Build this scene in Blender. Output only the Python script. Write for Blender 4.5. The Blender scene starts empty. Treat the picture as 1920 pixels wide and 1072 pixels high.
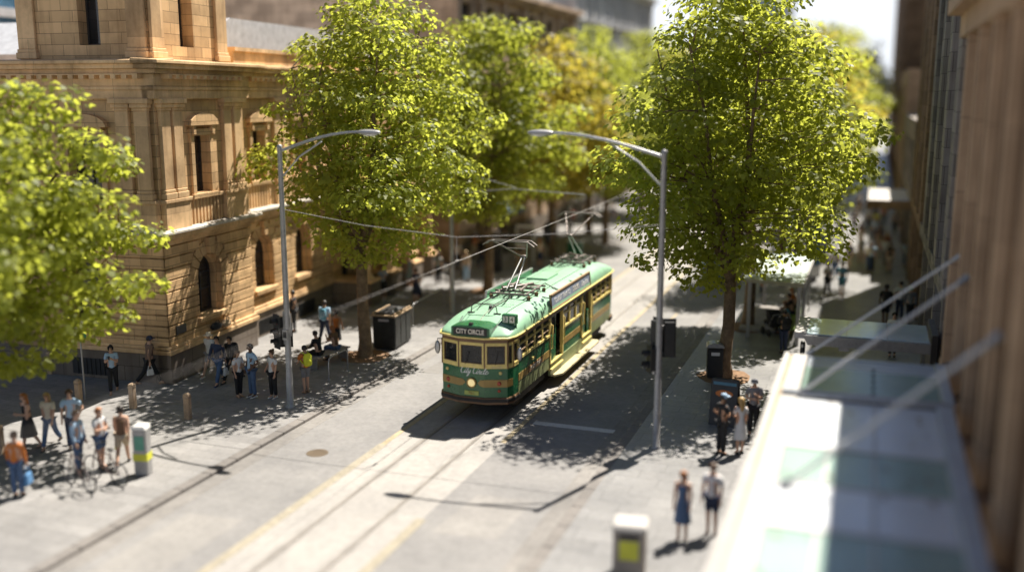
import bpy, math, random
import numpy as np
from mathutils import Vector, Matrix
from mathutils.geometry import tessellate_polygon

R = math.radians
SC = bpy.context.scene
COL = SC.collection

# ------------------------------------------------------------------ camera
CAM_H, CAM_F, CAM_PITCH, CAM_YAW = 10.1, 1886.0, 10.8, 19.6
cd = bpy.data.cameras.new('camera')
cam = bpy.data.objects.new('camera', cd)
COL.objects.link(cam)
cam.location = (0, 0, CAM_H)
cam.rotation_euler = (R(90 - CAM_PITCH), 0, R(CAM_YAW))
cd.sensor_fit = 'HORIZONTAL'
cd.sensor_width = 36.0
cd.lens = 36.0 * CAM_F / 1920.0
cd.clip_start = 0.1
cd.clip_end = 6000
cd.dof.use_dof = True
cd.dof.focus_distance = 34.3
cd.dof.aperture_fstop = cd.lens / 1000.0 / 0.44
SC.camera = cam

# ------------------------------------------------------------------ light
SUN_EL, SUN_AZ = 57.0, 20.0          # azimuth from +Y towards +X
world = bpy.data.worlds.new('World')
SC.world = world
world.use_nodes = True
wn = world.node_tree
sky = wn.nodes.new('ShaderNodeTexSky')
sky.sky_type = 'NISHITA'
sky.sun_disc = False
sky.sun_elevation = R(SUN_EL)
sky.sun_rotation = R(SUN_AZ)
sky.air_density = 0.75
sky.dust_density = 0.6
# a bright white summer haze lies along the horizon
_tc = wn.nodes.new('ShaderNodeTexCoord'); _sx = wn.nodes.new('ShaderNodeSeparateXYZ'); wn.links.new(_tc.outputs['Generated'], _sx.inputs[0])
_mr = wn.nodes.new('ShaderNodeMapRange'); _mr.inputs[1].default_value = 0.09; _mr.inputs[2].default_value = 0.20; _mr.inputs[3].default_value = 1.0; _mr.inputs[4].default_value = 0.0
_mr.interpolation_type = 'SMOOTHSTEP'; wn.links.new(_sx.outputs[2], _mr.inputs[0])
_mx = wn.nodes.new('ShaderNodeMix'); _mx.data_type = 'RGBA'; wn.links.new(_mr.outputs[0], _mx.inputs[0]); wn.links.new(sky.outputs[0], _mx.inputs[6])
_mx.inputs[7].default_value = (9.0, 9.4, 10.0, 1)
wn.links.new(_mx.outputs[2], wn.nodes['Background'].inputs[0])
wn.nodes['Background'].inputs[1].default_value = 0.05
sl = bpy.data.lights.new('sun', 'SUN')
sl.energy = 5.0
sl.angle = R(0.5)
sl.color = (1.0, 0.935, 0.84)
sun = bpy.data.objects.new('sun', sl)
COL.objects.link(sun)
sd = Vector((math.sin(R(SUN_AZ)) * math.cos(R(SUN_EL)), math.cos(R(SUN_AZ)) * math.cos(R(SUN_EL)), math.sin(R(SUN_EL))))
sun.rotation_euler = (-sd).to_track_quat('-Z', 'Y').to_euler()
sun.location = sd * 120
SC.view_settings.view_transform = 'Standard'
SC.view_settings.look = 'None'
SC.view_settings.gamma = 1.0
SC.view_settings.exposure = 1.18
SC.cycles.use_denoising = True
SC.cycles.max_bounces = 7
SC.cycles.transparent_max_bounces = 12
SC.cycles.sample_clamp_indirect = 6.0
SC.cycles.caustics_reflective = False
SC.cycles.caustics_refractive = False

# ------------------------------------------------------------------ placing: a point of the place seen along a sight line
_p, _y = R(CAM_PITCH), R(CAM_YAW)
_FW = np.array([-math.sin(_y) * math.cos(_p), math.cos(_y) * math.cos(_p), -math.sin(_p)])
_RT = np.array([math.cos(_y), math.sin(_y), 0.0])
_UP = np.cross(_RT, _FW)
def _ray(px, py): return _FW + (px - 960) / CAM_F * _RT - (py - 536) / CAM_F * _UP
def at(px, py, z=0.0):
    r = _ray(px, py); t = (z - CAM_H) / r[2]
    return Vector((t * r[0], t * r[1], z))
def at_y(px, py, Y):
    r = _ray(px, py); t = Y / r[1]
    return Vector((t * r[0], Y, CAM_H + t * r[2]))
def at_x(px, py, X):
    r = _ray(px, py); t = X / r[0]
    return Vector((X, t * r[1], CAM_H + t * r[2]))

# ------------------------------------------------------------------ mesh helpers
class MB:
    def __init__(s, T=None):
        s.v, s.f, s.m, s.s = [], [], [], []
        s.T = T; s.mi = 0
    def add(s, vs, fs, smooth=False, mi=None):
        o = len(s.v)
        for p in vs:
            s.v.append(tuple(s.T(*p)) if s.T else tuple(p))
        for f in fs:
            s.f.append([i + o for i in f]); s.m.append(s.mi if mi is None else mi); s.s.append(smooth)
        return s
    def box(s, x0, x1, y0, y1, z0, z1, mi=None):
        return s.add([(x0, y0, z0), (x1, y0, z0), (x1, y1, z0), (x0, y1, z0), (x0, y0, z1), (x1, y0, z1), (x1, y1, z1), (x0, y1, z1)],
                     [(0, 3, 2, 1), (4, 5, 6, 7), (0, 1, 5, 4), (1, 2, 6, 5), (2, 3, 7, 6), (3, 0, 4, 7)], mi=mi)
    def hexa(s, b, t, mi=None):
        return s.add(list(b) + list(t), [(0, 3, 2, 1), (4, 5, 6, 7), (0, 1, 5, 4), (1, 2, 6, 5), (2, 3, 7, 6), (3, 0, 4, 7)], mi=mi)
    def tube(s, pts, rads, n=8, cap=True, smooth=True, mi=None):
        pts = [Vector(p) for p in pts]
        if not hasattr(rads, '__len__'): rads = [rads] * len(pts)
        up = None; vs = []; fs = []
        for i, p in enumerate(pts):
            d = (pts[min(i + 1, len(pts) - 1)] - pts[max(i - 1, 0)])
            if d.length < 1e-9: d = Vector((0, 0, 1))
            d.normalize()
            if up is None:
                a = Vector((0, 0, 1)) if abs(d.z) < 0.9 else Vector((1, 0, 0))
                up = (a - d * a.dot(d)).normalized()
            else:
                up = (up - d * up.dot(d))
                if up.length < 1e-6: up = d.orthogonal()
                up.normalize()
            sd_ = d.cross(up)
            for k in range(n):
                t = 2 * math.pi * k / n
                vs.append(p + (up * math.cos(t) + sd_ * math.sin(t)) * rads[i])
        for i in range(len(pts) - 1):
            for k in range(n):
                fs.append((i * n + k, i * n + (k + 1) % n, (i + 1) * n + (k + 1) % n, (i + 1) * n + k))
        s.add(vs, fs, smooth, mi)
        if cap:
            b = len(pts) - 1
            s.add(vs[:n], [tuple(range(n))[::-1]], False, mi); s.add(vs[b * n:], [tuple(range(n))], False, mi)
        return s
    def lathe(s, prof, c=(0, 0, 0), n=16, smooth=True, mi=None):
        vs, fs = [], []
        for r, z in prof:
            for k in range(n):
                t = 2 * math.pi * k / n
                vs.append((c[0] + r * math.cos(t), c[1] + r * math.sin(t), c[2] + z))
        for i in range(len(prof) - 1):
            for k in range(n):
                fs.append((i * n + k, i * n + (k + 1) % n, (i + 1) * n + (k + 1) % n, (i + 1) * n + k))
        s.add(vs, fs, smooth, mi)
        if prof[0][0] > 1e-4: s.add(vs[:n], [tuple(range(n))[::-1]], False, mi)
        if prof[-1][0] > 1e-4: s.add(vs[-n:], [tuple(range(n))], False, mi)
        return s
    def loft(s, rings, closed=True, cap=True, smooth=True, mi=None):
        n = len(rings[0]); vs = [p for r in rings for p in r]; fs = []
        for i in range(len(rings) - 1):
            for k in range(n if closed else n - 1):
                fs.append((i * n + k, i * n + (k + 1) % n, (i + 1) * n + (k + 1) % n, (i + 1) * n + k))
        s.add(vs, fs, smooth, mi)
        if cap and closed:
            s.add(rings[0], [tuple(range(n))[::-1]], False, mi); s.add(rings[-1], [tuple(range(n))], False, mi)
        return s
    def prism(s, poly, w0, w1, fn, mi=None):
        n = len(poly)
        vs = [fn(a, b, w0) for a, b in poly] + [fn(a, b, w1) for a, b in poly]
        fs = [tuple(range(n))[::-1], tuple(range(n, 2 * n))] + [(i, (i + 1) % n, n + (i + 1) % n, n + i) for i in range(n)]
        return s.add(vs, fs, False, mi)
    def ellipsoid(s, c, r, n=10, m=6, mi=None, rot=None):
        vs = [(0, 0, -1)]
        for j in range(1, m):
            ph = -math.pi / 2 + math.pi * j / m
            for k in range(n):
                t = 2 * math.pi * k / n
                vs.append((math.cos(ph) * math.cos(t), math.cos(ph) * math.sin(t), math.sin(ph)))
        vs.append((0, 0, 1)); fs = []
        for k in range(n): fs.append((0, 1 + (k + 1) % n, 1 + k))
        for j in range(m - 2):
            for k in range(n):
                a = 1 + j * n; fs.append((a + k, a + (k + 1) % n, a + n + (k + 1) % n, a + n + k))
        L = len(vs) - 1; a = 1 + (m - 2) * n
        for k in range(n): fs.append((a + k, a + (k + 1) % n, L))
        out = []
        for p in vs:
            q = Vector((p[0] * r[0], p[1] * r[1], p[2] * r[2]))
            if rot is not None: q = rot @ q
            out.append((q.x + c[0], q.y + c[1], q.z + c[2]))
        return s.add(out, fs, True, mi)
    def holed(s, outer, holes, depth, fn, back=False, mi=None):
        """a wall slab in (a, b) with openings; face at w=0, reveals to w=-depth"""
        loops = [[Vector((a, b, 0)) for a, b in l] for l in [outer] + holes]
        tris = tessellate_polygon(loops)
        flat = [p for l in loops for p in l]
        fs = []
        for t in tris:
            a, b, c = (flat[i] for i in t)
            fs.append(tuple(t) if (b - a).cross(c - a).z > 0 else tuple(reversed(t)))
        s.add([fn(p.x, p.y, 0) for p in flat], fs, False, mi)
        for l in [outer] + holes:
            n = len(l)
            s.add([fn(a, b, 0) for a, b in l] + [fn(a, b, -depth) for a, b in l], [(i, (i + 1) % n, n + (i + 1) % n, n + i) for i in range(n)], False, mi)
        return s

def link(o, parent=None):
    COL.objects.link(o)
    if parent is not None: o.parent = parent
    return o

def build(name, mb, mats, parent=None, bevel=0.0, auto=None):
    me = bpy.data.meshes.new(name)
    me.from_pydata(mb.v, [], mb.f)
    me.validate(clean_customdata=False)
    if len(me.polygons) == len(mb.m):
        me.polygons.foreach_set('material_index', mb.m)
        me.polygons.foreach_set('use_smooth', mb.s)
    if not isinstance(mats, (list, tuple)): mats = [mats]
    for m in mats: me.materials.append(m)
    import bmesh
    b = bmesh.new(); b.from_mesh(me)
    bmesh.ops.recalc_face_normals(b, faces=b.faces)
    b.to_mesh(me); b.free()
    o = link(bpy.data.objects.new(name, me), parent)
    if bevel:
        md = o.modifiers.new('bevel', 'BEVEL'); md.width = bevel; md.segments = 1; md.limit_method = 'ANGLE'; md.angle_limit = R(40)
    return o

def tag(o, label, cat, group=None, kind=None):
    o['label'] = label; o['category'] = cat
    if group: o['group'] = group
    if kind: o['kind'] = kind
    return o
def thing(name, label, cat, loc=(0, 0, 0), rz=0.0, group=None):
    o = link(bpy.data.objects.new(name, None))
    o.location = loc; o.rotation_euler = (0, 0, rz); o.empty_display_size = 0.3
    return tag(o, label, cat, group)
def struct(o, label=None):
    o['kind'] = 'structure'
    if label: o['label'] = label
    return o
def copy_tree(o, parent=None):
    c = o.copy(); COL.objects.link(c)
    if parent is not None: c.parent = parent
    for ch in list(o.children): copy_tree(ch, c)
    return c

# ------------------------------------------------------------------ materials
MATS = {}
def _coords(nt, kind='Object'):
    return nt.nodes.new('ShaderNodeTexCoord').outputs[kind]
def _noise(nt, vec, scale, detail=4, rough=0.6):
    n = nt.nodes.new('ShaderNodeTexNoise'); n.inputs['Scale'].default_value = scale; n.inputs['Detail'].default_value = detail
    n.inputs['Roughness'].default_value = rough
    nt.links.new(vec, n.inputs['Vector']); return n.outputs['Fac']
def _ramp(nt, fac, c0, c1, p0=0.3, p1=0.7):
    r = nt.nodes.new('ShaderNodeValToRGB')
    r.color_ramp.elements[0].position = p0; r.color_ramp.elements[1].position = p1
    r.color_ramp.elements[0].color = (*c0, 1); r.color_ramp.elements[1].color = (*c1, 1)
    nt.links.new(fac, r.inputs[0]); return r.outputs[0]
def _mul(nt, a, b, fac=1.0):
    m = nt.nodes.new('ShaderNodeMix'); m.data_type = 'RGBA'; m.blend_type = 'MULTIPLY'; m.inputs[0].default_value = fac
    nt.links.new(a, m.inputs[6]); nt.links.new(b, m.inputs[7]); return m.outputs[2]
def _mix(nt, fac, a, b):
    m = nt.nodes.new('ShaderNodeMix'); m.data_type = 'RGBA'
    nt.links.new(fac, m.inputs[0]); nt.links.new(a, m.inputs[6]); nt.links.new(b, m.inputs[7]); return m.outputs[2]
def new_mat(name):
    m = bpy.data.materials.new(name); m.use_nodes = True
    return m, m.node_tree, m.node_tree.nodes['Principled BSDF']
def pm(name, col, rough=0.6, metal=0.0, vary=0.15, scale=2.5, bump=0.0, bscale=25.0, spec=0.5, coat=0.0, wear=0.0):
    if name in MATS: return MATS[name]
    m, nt, b = new_mat(name)
    c = _coords(nt)
    lo = tuple(max(0, x * (1 - vary)) for x in col); hi = tuple(min(1, x * (1 + vary * 0.8)) for x in col)
    out = _ramp(nt, _noise(nt, c, scale), lo, hi)
    if wear:
        w = _ramp(nt, _noise(nt, c, scale * 3.7, 6, 0.7), (1 - wear,) * 3, (1, 1, 1), 0.35, 0.55)
        out = _mul(nt, out, w)
    nt.links.new(out, b.inputs['Base Color'])
    rr = nt.nodes.new('ShaderNodeMapRange'); rr.inputs[3].default_value = max(0.02, rough - 0.08); rr.inputs[4].default_value = min(1, rough + 0.1)
    nt.links.new(_noise(nt, c, scale * 2.3), rr.inputs[0]); nt.links.new(rr.outputs[0], b.inputs['Roughness'])
    b.inputs['Metallic'].default_value = metal
    b.inputs['Specular IOR Level'].default_value = spec
    b.inputs['Coat Weight'].default_value = coat
    if bump:
        bp = nt.nodes.new('ShaderNodeBump'); bp.inputs['Strength'].default_value = bump; bp.inputs['Distance'].default_value = 0.02
        nt.links.new(_noise(nt, c, bscale), bp.inputs['Height']); nt.links.new(bp.outputs[0], b.inputs['Normal'])
    MATS[name] = m
    return m

def ashlar(name, col, bw=0.95, bh=0.38, mort=0.012, vary=0.22, stain=0.32, mcol=0.45, rough=0.85):
    """cut stone: blocks of slightly different tone, thin joints, rain streaks; u runs along whichever wall the face is on"""
    m, nt, b = new_mat(name)
    c = _coords(nt)
    sx = nt.nodes.new('ShaderNodeSeparateXYZ'); nt.links.new(c, sx.inputs[0])
    ad = nt.nodes.new('ShaderNodeMath'); ad.operation = 'ADD'; nt.links.new(sx.outputs[0], ad.inputs[0]); nt.links.new(sx.outputs[1], ad.inputs[1])
    cx = nt.nodes.new('ShaderNodeCombineXYZ'); nt.links.new(ad.outputs[0], cx.inputs[0]); nt.links.new(sx.outputs[2], cx.inputs[1])
    br = nt.nodes.new('ShaderNodeTexBrick')
    br.inputs['Scale'].default_value = 1.0; br.inputs['Brick Width'].default_value = bw; br.inputs['Row Height'].default_value = bh
    br.inputs['Mortar Size'].default_value = mort; br.inputs['Mortar Smooth'].default_value = 0.3; br.inputs['Bias'].default_value = 0.0
    br.inputs['Color1'].default_value = (*[min(1, x * (1 + vary)) for x in col], 1)
    br.inputs['Color2'].default_value = (*[x * (1 - vary) for x in col], 1)
    br.inputs['Mortar'].default_value = (*[x * mcol for x in col], 1)
    nt.links.new(cx.outputs[0], br.inputs['Vector'])
    st = _ramp(nt, _noise(nt, c, 0.7, 6, 0.65), (1 - stain, 1 - stain * 1.05, 1 - stain * 1.1), (1.0, 1.0, 1.0), 0.3, 0.6)
    mp = nt.nodes.new('ShaderNodeMapping'); mp.inputs['Scale'].default_value = (5, 5, 0.35); nt.links.new(c, mp.inputs[0])
    sk = _ramp(nt, _noise(nt, mp.outputs[0], 1.0, 4), (0.72, 0.70, 0.68), (1, 1, 1), 0.3, 0.5)
    out = _mul(nt, _mul(nt, br.outputs['Color'], st), sk, 0.7)
    nt.links.new(out, b.inputs['Base Color'])
    b.inputs['Roughness'].default_value = rough; b.inputs['Specular IOR Level'].default_value = 0.25
    bp = nt.nodes.new('ShaderNodeBump'); bp.inputs['Strength'].default_value = 0.35; bp.inputs['Distance'].default_value = 0.02
    nt.links.new(_noise(nt, c, 22, 5), bp.inputs['Height']); nt.links.new(bp.outputs[0], b.inputs['Normal'])
    MATS[name] = m
    return m

def paving(name, col, bw, bh, vary=0.08, joint=0.72, mort=0.012, stain=0.25, rot=0.0, rough=0.75):
    m, nt, b = new_mat(name)
    c = _coords(nt)
    mp = nt.nodes.new('ShaderNodeMapping'); mp.inputs['Rotation'].default_value = (0, 0, rot); nt.links.new(c, mp.inputs[0])
    br = nt.nodes.new('ShaderNodeTexBrick'); br.inputs['Scale'].default_value = 1.0
    br.inputs['Brick Width'].default_value = bw; br.inputs['Row Height'].default_value = bh
    br.inputs['Mortar Size'].default_value = mort; br.inputs['Mortar Smooth'].default_value = 0.2
    br.inputs['Color1'].default_value = (*[x * (1 + vary) for x in col], 1); br.inputs['Color2'].default_value = (*[x * (1 - vary) for x in col], 1)
    br.inputs['Mortar'].default_value = (*[x * joint for x in col], 1)
    nt.links.new(mp.outputs[0], br.inputs['Vector'])
    st = _ramp(nt, _noise(nt, c, 0.35, 7, 0.65), (1 - stain,) * 3, (1.05, 1.04, 1.02), 0.32, 0.62)
    sp = _ramp(nt, _noise(nt, c, 6.0, 5, 0.7), (0.86,) * 3, (1.04,) * 3, 0.35, 0.6)
    nt.links.new(_mul(nt, _mul(nt, br.outputs['Color'], st), sp), b.inputs['Base Color'])
    b.inputs['Roughness'].default_value = rough; b.inputs['Specular IOR Level'].default_value = 0.3
    bp = nt.nodes.new('ShaderNodeBump'); bp.inputs['Strength'].default_value = 0.2; bp.inputs['Distance'].default_value = 0.01
    nt.links.new(_noise(nt, c, 60, 4), bp.inputs['Height']); nt.links.new(bp.outputs[0], b.inputs['Normal'])
    MATS[name] = m
    return m

def glass(name, col=(0.02, 0.022, 0.025), rough=0.06, alpha=1.0, spec=0.6):
    m, nt, b = new_mat(name)
    c = _coords(nt)
    nt.links.new(_ramp(nt, _noise(nt, c, 1.3), tuple(x * 0.6 for x in col), tuple(x * 1.4 for x in col)), b.inputs['Base Color'])
    b.inputs['Roughness'].default_value = rough; b.inputs['Specular IOR Level'].default_value = spec
    b.inputs['Alpha'].default_value = alpha
    MATS[name] = m
    return m

def leaf_mat(name, c_dark, c_lite, trans, tf=0.5):
    m, nt, b = new_mat(name)
    nt.nodes.remove(b)
    g = nt.nodes.new('ShaderNodeNewGeometry')
    col = _ramp(nt, g.outputs['Random Per Island'], c_dark, c_lite, 0.0, 1.0)
    tcol = _ramp(nt, g.outputs['Random Per Island'], tuple(x * 0.85 for x in trans), tuple(x * 1.12 for x in trans), 0.0, 1.0)
    d = nt.nodes.new('ShaderNodeBsdfPrincipled'); nt.links.new(col, d.inputs['Base Color'])
    d.inputs['Roughness'].default_value = 0.5; d.inputs['Specular IOR Level'].default_value = 0.3
    t = nt.nodes.new('ShaderNodeBsdfTranslucent'); nt.links.new(tcol, t.inputs[0])
    mx = nt.nodes.new('ShaderNodeMixShader'); mx.inputs[0].default_value = tf
    nt.links.new(d.outputs[0], mx.inputs[1]); nt.links.new(t.outputs[0], mx.inputs[2])
    nt.links.new(mx.outputs[0], nt.nodes['Material Output'].inputs[0])
    MATS[name] = m
    return m

SAND = (0.66, 0.435, 0.225)
M_sand = ashlar('sandstone', SAND)
M_trim = ashlar('sandstone_trim', (0.68, 0.46, 0.25), bw=1.6, bh=3.0, mort=0.006, stain=0.45)
M_cap = ashlar('weathered_cap_stone', (0.50, 0.46, 0.40), bw=1.4, bh=3.0, mort=0.008)
M_blue = ashlar('bluestone_plinth', (0.20, 0.165, 0.135), bw=1.3, bh=0.55, mort=0.014, vary=0.12)
M_brown = ashlar('brown_sandstone', (0.30, 0.20, 0.125), bw=1.1, bh=0.6, mort=0.012)
M_tan = ashlar('pale_tan_stone', (0.52, 0.38, 0.27), bw=1.1, bh=0.6, mort=0.012)
M_grey = ashlar('grey_stone', (0.27, 0.24, 0.21), bw=1.2, bh=0.6)
M_dark = pm('dark_recess', (0.025, 0.022, 0.02), 0.8)
M_pane = glass('window_pane', (0.03, 0.033, 0.037), 0.05, alpha=0.8)
M_blind = pm('pale_blind', (0.40, 0.36, 0.29), 0.8)
M_frame = pm('dark_window_frame', (0.035, 0.03, 0.028), 0.5)
M_steel = pm('galvanised_steel', (0.42, 0.42, 0.42), 0.38, 0.75, 0.12, 4, wear=0.2)
M_polegrey = pm('pole_grey_paint', (0.36, 0.355, 0.35), 0.45, 0.35, 0.15, 3, wear=0.15)
M_black = pm('black_paint', (0.015, 0.016, 0.017), 0.45, 0.0, 0.3, 5)
M_wire = pm('wire_metal', (0.36, 0.34, 0.32), 0.6, 0.0)
M_rail = pm('rail_steel', (0.30, 0.24, 0.18), 0.35, 0.7, 0.2)
M_white = pm('white_paint', (0.66, 0.65, 0.62), 0.5, 0.0, 0.06)
M_yellow = pm('yellow_line_paint', (0.38, 0.31, 0.19), 0.7, 0.0, 0.2, 3, wear=0.35)
M_yworn = pm('worn_yellow_line', (0.31, 0.275, 0.205), 0.75, 0.0, 0.2, 3, wear=0.3)
M_linew = pm('white_line_paint', (0.55, 0.54, 0.52), 0.7, 0.0, 0.06, 3, wear=0.2)
# ------------------------------------------------------------------ ground, road, pavements
ROADZ = -0.10
M_asph = paving('pale_asphalt', (0.228, 0.222, 0.216), 40.0, 3.4, vary=0.03, joint=0.93, mort=0.02, stain=0.2, rot=R(90))
M_slab = paving('track_concrete', (0.315, 0.30, 0.28), 6.0, 30.0, vary=0.05, joint=0.8, mort=0.02, stain=0.16, rot=0.0)
M_pavL = paving('pale_bluestone_paving', (0.245, 0.238, 0.232), 0.95, 0.48, vary=0.10, joint=0.70, stain=0.22)
M_pavR = paving('grey_bluestone_paving', (0.243, 0.24, 0.238), 1.2, 0.6, vary=0.09, joint=0.66, stain=0.22, rough=0.42)
M_kerb = paving('kerb_bluestone', (0.20, 0.185, 0.172), 1.2, 1.2, vary=0.12, joint=0.6, rot=R(90))
M_gut = paving('gutter_stone', (0.222, 0.21, 0.197), 0.5, 0.5, vary=0.08, joint=0.8)
M_earth = pm('ground_earth', (0.30, 0.28, 0.26), 0.9, vary=0.2)
M_mulch = pm('tree_pit_gravel', (0.22, 0.13, 0.07), 0.95, vary=0.35, scale=9, bump=0.8, bscale=40)

g = MB(); g.box(-1500, 1500, -300, 2500, -1.2, -0.6); struct(build('ground', g, M_earth))
g = MB(); g.box(-16.35, -6.55, -30, 900, -0.6, ROADZ); struct(build('road', g, M_asph))
# the kerbs are bluestone blocks along both sides of the road
g = MB(); g.box(-200, -16.65, -30, 900, -0.6, 0.0); struct(build('pavement', g, M_pavL))
g = MB(); g.box(-6.25, 200, -30, 900, -0.6, 0.0); struct(build('pavement', g, M_pavR))
for xa, xb in ((-16.65, -16.35), (-6.55, -6.25)):
    g = MB(); y = -30
    while y < 320:
        g.box(xa, xb, y, y + 1.185, -0.6, 0.006); y += 1.2
    struct(build('kerb', g, M_kerb, bevel=0.015))
# gutter strips of dark stone
for xa, xb in ((-16.35, -15.85), (-7.05, -6.55)):
    g = MB(); g.box(xa, xb, -30, 320, -0.55, ROADZ + 0.004); struct(build('gutter_strip', g, M_gut))
TX = -11.42                                   # centre line of the tram track
g = MB(); g.box(TX - 1.72, TX + 1.62, -30, 420, -0.55, ROADZ + 0.004); struct(build('track_bed', g, M_slab))
for sx in (-1, 1):
    g = MB(); g.box(TX + sx * 0.72 - 0.16, TX + sx * 0.72 + 0.16, -30, 420, -0.5, ROADZ + 0.008)
    struct(build('rail_surround', g, pm('rail_surround', (0.285, 0.268, 0.245), 0.8, vary=0.25, scale=1.2)))
    g = MB(); g.box(TX + sx * 0.72 - 0.05, TX + sx * 0.72 + 0.03, -30, 420, -0.45, ROADZ + 0.014)
    struct(build('tram_rail', g, pm('dusty_rail', (0.235, 0.215, 0.19), 0.5, 0.2, 0.2)))
    g = MB(); g.box(TX + sx * 0.72 + 0.034, TX + sx * 0.72 + 0.065, -30, 420, -0.45, ROADZ + 0.0105)
    struct(build('rail_groove', g, pm('groove_dirt', (0.145, 0.132, 0.118), 0.9)))
# yellow lane lines beside the track, a stop line, a few lane dashes
for xa, ys in ((TX - 1.80, ((25.5, 140),)), (TX + 1.50, ((26.8, 140),))):
    g = MB()
    for a, b in ys: g.box(xa, xa + 0.17, a, b, ROADZ - 0.05, ROADZ + 0.012)
    struct(build('yellow_road_line', g, M_yellow))
for xa, b in ((TX - 1.84, 25.5), (TX + 1.46, 21)):
    g = MB(); g.box(xa, xa + 0.26, -10, b, ROADZ - 0.05, ROADZ + 0.012); struct(build('yellow_road_line', g, M_yworn))
g = MB(); g.box(-9.55, -6.95, 28.75, 29.05, ROADZ - 0.05, ROADZ + 0.012); struct(build('stop_line', g, M_linew))
g = MB()
for y in range(44, 130, 6): g.box(-8.3, -8.18, y, y + 2.4, ROADZ - 0.05, ROADZ + 0.012)
struct(build('lane_dashes', g, M_yellow))
# tree pits
def pit(x, y):
    g = MB(); n = 14; rng = random.Random(int(x * 31 + y * 7))
    pts = [(x + math.cos(2 * math.pi * k / n) * (0.95 + rng.uniform(-0.12, 0.12)), y + math.sin(2 * math.pi * k / n) * (1.05 + rng.uniform(-0.12, 0.12))) for k in range(n)]
    g.prism(pts, -0.05, 0.012, lambda a, b, w: (a, b, w)); struct(build('tree_pit', g, M_mulch))
def manhole(x, y, z, r=0.32):
    g = MB(); g.lathe([(r, z - 0.05), (r, z + 0.006)], (x, y, 0), 20)
    tag(build('manhole_cover', g, M_rail), 'round rusty manhole cover set in the road left of the tram track', 'manhole cover')
manhole(-14.6, 24.2, ROADZ)
# old repair patches in the asphalt
for i, (x0, x1, y0, y1, c_) in enumerate(((-15.4, -14.1, 33.0, 38.5, 0.205), (-9.3, -7.6, 20.4, 23.0, 0.25), (-8.9, -7.3, 38.2, 43.5, 0.21), (-15.6, -13.9, 12.5, 19.5, 0.25), (-15.2, -13.8, 47.0, 56.0, 0.25))):
    g = MB(); g.prism([(x0, y0), (x1 - 0.1, y0 + 0.15), (x1, y1), (x0 + 0.2, y1 - 0.1)], -0.55, ROADZ + 0.003, lambda a, b, w: (a, b, w))
    struct(build('road_patch', g, paving('asphalt_patch_' + 'abcde'[i], (c_, c_ * 0.96, c_ * 0.91), 30, 30, vary=0.02, stain=0.25)))
# ------------------------------------------------------------------ sandstone buildings on the left
def arch_pts(uc, hw, z0, zs, n=10, rise=None):
    """an arched opening: from sill z0, springing at zs"""
    rise = hw if rise is None else rise
    pts = [(uc - hw, z0), (uc + hw, z0)]
    for k in range(n + 1):
        t = math.pi * k / n
        pts.append((uc + hw * math.cos(t), zs + rise * math.sin(t)))
    return pts
def rect_pts(u0, u1, z0, z1): return [(u0, z0), (u1, z0), (u1, z1), (u0, z1)]

class Facade:
    """one stretch of wall; fn(u, w, z) -> local xyz of the building, w outward"""
    def __init__(s, root, fn): s.root, s.fn = root, fn
    def mb(s): return MB(s.fn)
    def bx(s, g, u0, u1, w0, w1, z0, z1): g.box(u0, u1, w0, w1, z0, z1); return g
    def window(s, outline, w, bars, sill=None, name='window'):
        f = s.fn
        us = [a for a, b in outline]; zs = [b for a, b in outline]
        u0, u1, z0, z1 = min(us), max(us), min(zs), max(zs)
        g = MB(); n = len(outline); t = 0.07
        cu, cz = (u0 + u1) / 2, (z0 + z1) / 2
        inner = [(cu + (a - cu) * (1 - 2 * t / (u1 - u0)), cz + (b - cz) * (1 - 2 * t / (z1 - z0))) for a, b in outline]
        vs = [f(a, w, b) for a, b in outline] + [f(a, w, b) for a, b in inner] + [f(a, w - 0.05, b) for a, b in inner]
        g.add(vs, [(i, (i + 1) % n, n + (i + 1) % n, n + i) for i in range(n)] + [(n + i, n + (i + 1) % n, 2 * n + (i + 1) % n, 2 * n + i) for i in range(n)])
        g2 = MB(f)
        for bu in bars[0]: g2.box(bu - 0.025, bu + 0.025, w - 0.045, w - 0.003, z0 + 0.06, z1 - (0.10 if n > 4 else 0.06))
        for bz in bars[1]: g2.box(u0 + 0.06, u1 - 0.06, w - 0.048, w - 0.006, bz - 0.03, bz + 0.03)
        o = len(g.v); g.v += g2.v; g.f += [[i + o for i in q] for q in g2.f]; g.m += g2.m; g.s += g2.s
        wo = build(name, g, M_frame, s.root)
        p = MB(); p.add([f(a, w - 0.055, b) for a, b in outline], [tuple(range(n))]); build('pane', p, M_pane, wo)
        if (round(u0 * 10) + round(z0 * 10)) % 3 != 1 and z1 - z0 > 1.2:
            q = MB(f); q.box(u0 + 0.07, u1 - 0.07, w - 0.10, w - 0.085, z0 + (z1 - z0) * 0.62, z1 - ((z1 - z0) * 0.22 if n > 4 else 0.07)); build('blind', q, M_blind, wo)
        return wo

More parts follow.
